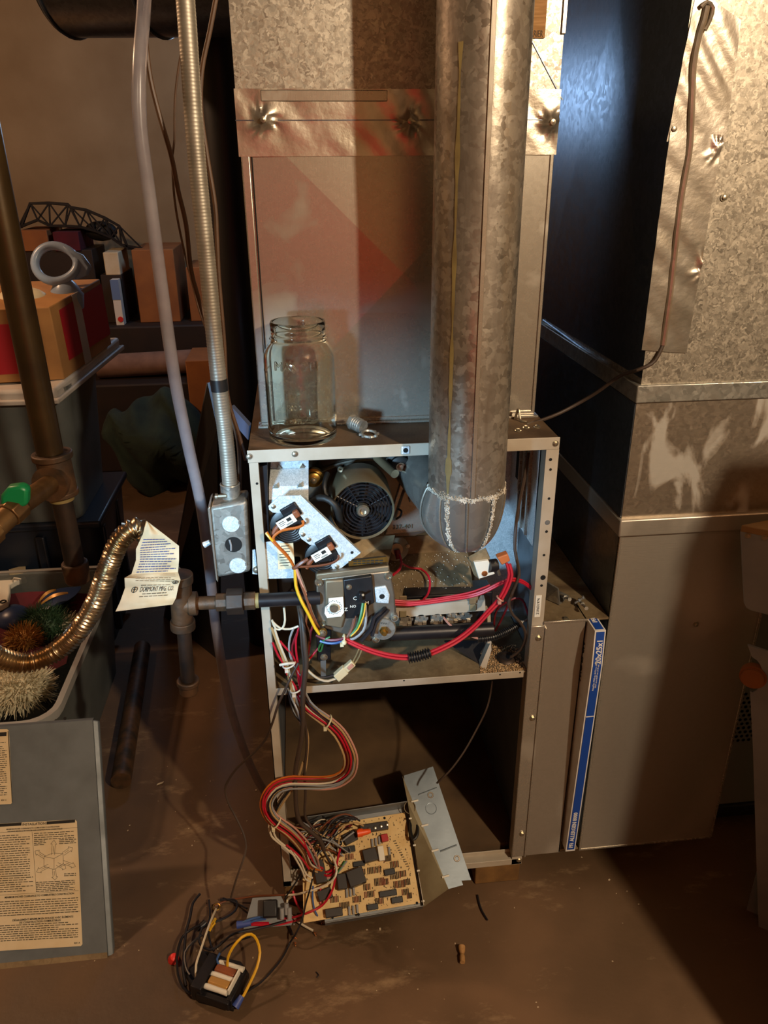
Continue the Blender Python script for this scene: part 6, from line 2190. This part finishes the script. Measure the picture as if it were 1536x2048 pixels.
top = [K, K + e_ * .75, K + e_ * .75 + s_ * .2, K + s_ * .2]
MB().prism([p + V((0, 0, -.002)) for p in top], (0, 0, .014)).build('wood_top', 'bench_top', GS, bevel=.002)
pts = [gs(*q) for q in ((1480, 1062), (1484, 1150), (1487, 1205), (1492, 1216), (1502, 1222), (1550, 1234))]
pts += [V((K + e_ * .74).to_tuple()[:2] + (pts[-1].z - .02,)), V((K + e_ * .74).to_tuple()[:2] + (K.z - .004,))]
MB().prism(pts, g_n * -.006).build('apron', 'grey_stand', GS, bevel=.002)
for q in ((1496, 1071), (1529, 1075)):
    mb = MB()
    screw(mb, gs(*q), g_n, .0035, .003)
    mb.build('screw', 'screw_metal', GS)
pts = [(1495, 1290), (1503, 1312)]
for k in range(9):
    a = math.radians(-75 + 150 * k / 8)
    pts.append((1499 + 26 * math.cos(a), 1350 + 36 * math.sin(a)))
pts += [(1500, 1382), (1506, 1500), (1512, 1700), (1518, 1880)]
P_ = [gs(*q) for q in pts]
far = K + e_ * .74
P_ += [V((P_[-1].x, P_[-1].y, 0)), V((far.x, far.y, 0)), V((far.x, far.y, P_[0].z - .05))]
MB().prism(P_, g_n * -.005).build('leg_panel', 'grey_stand', GS)
q0 = K + e_ * .16 + g_n * -.03
q1 = K + e_ * .72 + g_n * -.03
MB().prism([V((q0.x, q0.y, 0)), V((q1.x, q1.y, 0)), V((q1.x, q1.y, K.z - .01)), V((q0.x, q0.y, K.z - .01))], g_n * -.01).build('inner_panel', 'grey_stand', GS)
c = gs(1506, 1354)
MB().cyl(c - g_n * .012, c + g_n * .002, .024, n=24).cyl(c + g_n * .002, c + g_n * .008, .020, n=24).build('wood_knob', 'carton_dim', GS)
LK = thing('shadow_block', (1.35, -.75, 0), 'tall unseen grey block added at far right to cast a shadow', 'cabinet')  # added out of view to throw the shadow on duct and floor
MB().add([V(p) for p in ((.905, -.80, 0), (1.6, -.80, 0), (1.6, -.80, 1.40), (.962, -.80, 1.40), (.905, -.64, 0), (1.6, -.64, 0), (1.6, -.64, 1.40), (.962, -.64, 1.40))], [(0, 1, 2, 3), (4, 7, 6, 5), (0, 4, 5, 1), (2, 6, 7, 3), (1, 5, 6, 2), (0, 3, 7, 4)]).build('body', 'grey_stand', LK, bevel=.005)
MB().bx(1.0, 1.55, -.812, -.80, .08, 1.35).build('door', 'grey_stand', LK, bevel=.004)
GC = thing('grey_cabinet', (1.15, .2, 0), 'grey metal cabinet with a perforated panel standing behind the machine stand', 'cabinet')
MB().bx(1.0, 1.45, .10, .45, .06, .72).build('body', 'grey_cabinet', GC, bevel=.01)
MB().bx(.995, 1.455, .09, .46, .04, .075).build('plinth', 'black_metal', GC, bevel=.004)
mb = MB()
for i in range(16):
    for j in range(12):
        p = V((1.02 + i * .013 + (j % 2) * .0065, .0995, .40 - j * .012))
        mb.lathe([(.0042, .0), (0.0, 0.0)], p, (0, -1, 0), 6)
mb.build('perforations', 'dark_hole', GC, kind='stuff')

# ================================================================== far left background against the wall
BN = thing('low_bench', (-.5, 3.3, 0), 'dark low bench along the back wall carrying cartons', 'bench')
zt_ = at(300, 652, 'y', 3.0).z
MB().bx(-2.6, .6, 3.0, 3.7, zt_ - .16, zt_).build('bench_top', 'bench_dark', BN, bevel=.01)
for x in (-2.3, -1.2, .3):
    MB().bx(x, x + .08, 3.06, 3.14, 0, zt_ - .16).build('leg', 'bench_dark', BN)


def bg(name, m, a, b, y, d, label, cat, bevel=.004, ztop=None, base=None):
    p, q = at(*a, 'y', y), at(*b, 'y', y)
    z0 = base if base is not None else min(p.z, q.z)
    o = MB().bx(min(p.x, q.x), max(p.x, q.x), y, y + d, z0, max(p.z, q.z)).build(name, m, bevel=bevel)
    return tag(o, label, cat)


o = bg('cardboard_box', 'carton_dim', (262, 500), (362, 640), 3.1, .4, 'large brown cardboard box on the bench seen behind the vinyl tube', 'box', base=zt_)
o = bg('cardboard_box', 'carton_dim', (371, 535), (440, 640), 3.1, .35, 'brown cardboard box on the bench just left of the conduit', 'box', base=zt_)
o = bg('cardboard_box', 'carton_dim', (478, 480), (545, 650), 3.1, .35, 'brown cardboard box glimpsed between drain stack and plenum', 'box', base=zt_)
pl_ = at(318, 612, 'y', 3.09)
o = bg('cardboard_box', 'carton_dim', (36, 461), (100, 502), 3.15, .3, 'small orange brown box under the left end of the bridge model', 'box')
bg('shelf_stand', 'bench_dark', (20, 502), (205, 640), 3.16, .3, 'dark crate under the small orange box and books', 'crate', base=zt_)
bg('dark_box', 'fabric_red', (104, 464), (162, 502), 3.15, .3, 'dark maroon box beneath the middle of the bridge model', 'box')
bg('paper_stack', 'label_cream', (205, 505), (242, 550), 3.12, .25, 'small stack of cream papers left of the large cardboard box', 'papers')
bg('paper_stand', 'bench_dark', (200, 550), (250, 600), 3.12, .3, 'dark box under the cream papers', 'box', base=zt_)
SPK = thing('spray_can', at(232, 640, 'y', 3.0), 'blue and white carton with a red spot on the bench', 'carton')
a, b = at(220, 560, 'y', 3.05), at(247, 640, 'y', 3.05)
SPK['label'] = 'small blue and white box with red spot beside the large cardboard box'
SPK.name = 'small_box'
WLOC['small_box'] = WLOC['spray_can']
MB().bx(a.x, b.x, 3.05, 3.11, zt_, a.z).build('box_body', 'label_white', SPK)
MB().bx(a.x - .001, b.x + .001, 3.048, 3.05, a.z - .10, a.z).build('blue_band', 'blue_sheet', SPK)
MB().cyl((a.x + .025, 3.05, zt_ + .03), (a.x + .025, 3.046, zt_ + .03), .014, n=14).build('red_spot', 'red_nut', SPK)
# bridge model: a pair of trusses
BM = thing('bridge_model', at(150, 470, 'y', 3.2), 'black toy truss bridge model arched on top of the boxes', 'model')
top = [(42, 455), (60, 407), (98, 406), (136, 409), (142, 415), (172, 420), (210, 436), (238, 452), (256, 498)]
bot = [(36, 455), (75, 440), (100, 452), (130, 452), (160, 454), (190, 462), (222, 475), (243, 490), (285, 498)]
for y_ in (3.2, 3.34):
    t_ = px3(top, y_)
    b_ = px3(bot, y_)
    for nm, arr in (('top_chord', t_), ('bottom_chord', b_)):
        MB().tube(arr, .008, 5).build(nm, 'black_metal', BM)
    mb = MB()
    for i in range(len(t_)):
        mb.cyl(t_[i], b_[i], .005, n=5)
        if i + 1 < len(t_):
            mb.cyl(t_[i], b_[i + 1], .0045, n=5)
            mb.cyl(b_[i], t_[i + 1], .0045, n=5)
    mb.build('truss_web', 'black_metal', BM)
p3a, p3b = px3(bot, 3.2), px3(bot, 3.34)
mb = MB()
for i in range(len(p3a) - 1):
    mb.add([p3a[i], p3a[i + 1], p3b[i + 1], p3b[i]], [(0, 1, 2, 3)])
mb.build('bridge_deck', 'black_metal', BM, smooth=False)
MB().sph(at(202, 462, 'y', 3.26), .085, 14, (1, .5, .6)).build('dark_load', 'black_rubber', BM)
# things under and before the bench
zb2 = 0
tag(MB().cyl((-.95, 2.9, .53), (-.25, 2.9, .55), .06, n=18).build('rolled_cloth', 'fabric_pink'), 'roll of tan cloth lying under the dark bench', 'cloth')
st_ = MB().bx(-1.0, -.2, 2.75, 3.05, .0, .47).build('cloth_crate', 'bench_dark', bevel=.01)
tag(st_, 'dark low crate under the roll of tan cloth', 'crate')
p = at(312, 790, 'y', 2.5)
gbx = MB()
gbx.sph((p.x, 2.5, .24), .26, 56, (1.0, .7, .95))
o = gbx.build('green_bag', 'fabric_green')
for v in o.data.vertices:
    c = v.co
    c.x += .03 * math.sin(c.z * 22 + c.x * 9)
    c.y += .05 * math.sin(c.z * 17 + c.x * 16) + .02 * math.sin(c.x * 41 + c.z * 33)
    c.z += .03 * math.sin(c.x * 21) + .012 * math.sin(c.x * 47)
tag(o, 'crumpled dark green cloth bag on the floor behind the vinyl tube', 'bag')
bg('floor_carton', 'carton_dim', (370, 722), (425, 775), 2.6, .3, 'plain cardboard carton on the floor left of the black leaning board', 'carton', base=0)
LB = thing('leaning_board', (-.30, 1.6, 0), 'black board with pale edge leaning in shadow beside the drain stack', 'board')
a, b, c, d = V((-.44, 1.25, 0.0)), V((-.22, .95, 0.0)), V((-.14, 1.0, .62)), at(415, 766, 'y', 1.3)
MB().prism([a, b, b + V((.06, .06, d.z - .06)), d], (.006, .01, 0)).build('sheet', 'black_plastic', LB)
MB().tube([a, d], .003, 5).build('edge_trim', 'board_grey', LB)
bl_ = MB().prism([at(462, 812, 'y', .45), at(498, 852, 'y', .30), at(496, 880, 'y', .30), at(460, 838, 'y', .45)], (.006, .01, 0)).build('blue_sheet', 'blue_sheet')
tag(bl_, 'pale blue plastic sheet edge tucked between conduit and furnace', 'sheet')
# unseen red box added in place of the red shirt the bare metal mirrors
RC = thing('red_reflected_box', (-.1, -3.1, 0), 'tall red box added behind the viewer for the plenum to mirror', 'cabinet')
MB().bx(-.62, .36, -3.35, -2.9, .40, 1.58).build('body', 'red_reflected_box', RC, bevel=.008)
MB().bx(-.58, .32, -3.32, -2.92, 0, .40).build('base', 'black_metal', RC)
for x in (-.61, -.125):
    MB().bx(x, x + .475, -2.9, -2.885, .43, 1.55).build('door', 'red_reflected_box', RC, bevel=.004)
MB().bx(-.15, -.14, -2.885, -2.86, .95, 1.10).build('handle', 'screw_metal', RC)

for names, g in ((('wood_block',), 'wood blocks under the furnace'), (('cardboard_box',), 'cardboard boxes along the back wall'), (('bolt',), 'bolts lying on the filter rack'),
                 (('brown_wire', 'thin_wire'), 'wires hanging by the conduit'), (('loose_cord',), 'loose cords about the furnace'), (('green_garland', 'cream_tinsel', 'gold_tinsel', 'pale_tinsel'), 'tinsel and garlands in the open tote'),
                 (('dark_tote', 'lidded_tote', 'open_tote'), 'storage totes at the left')):
    for o in bpy.data.objects:
        if not o.parent and o.name.split('.')[0] in names:
            o['group'] = g
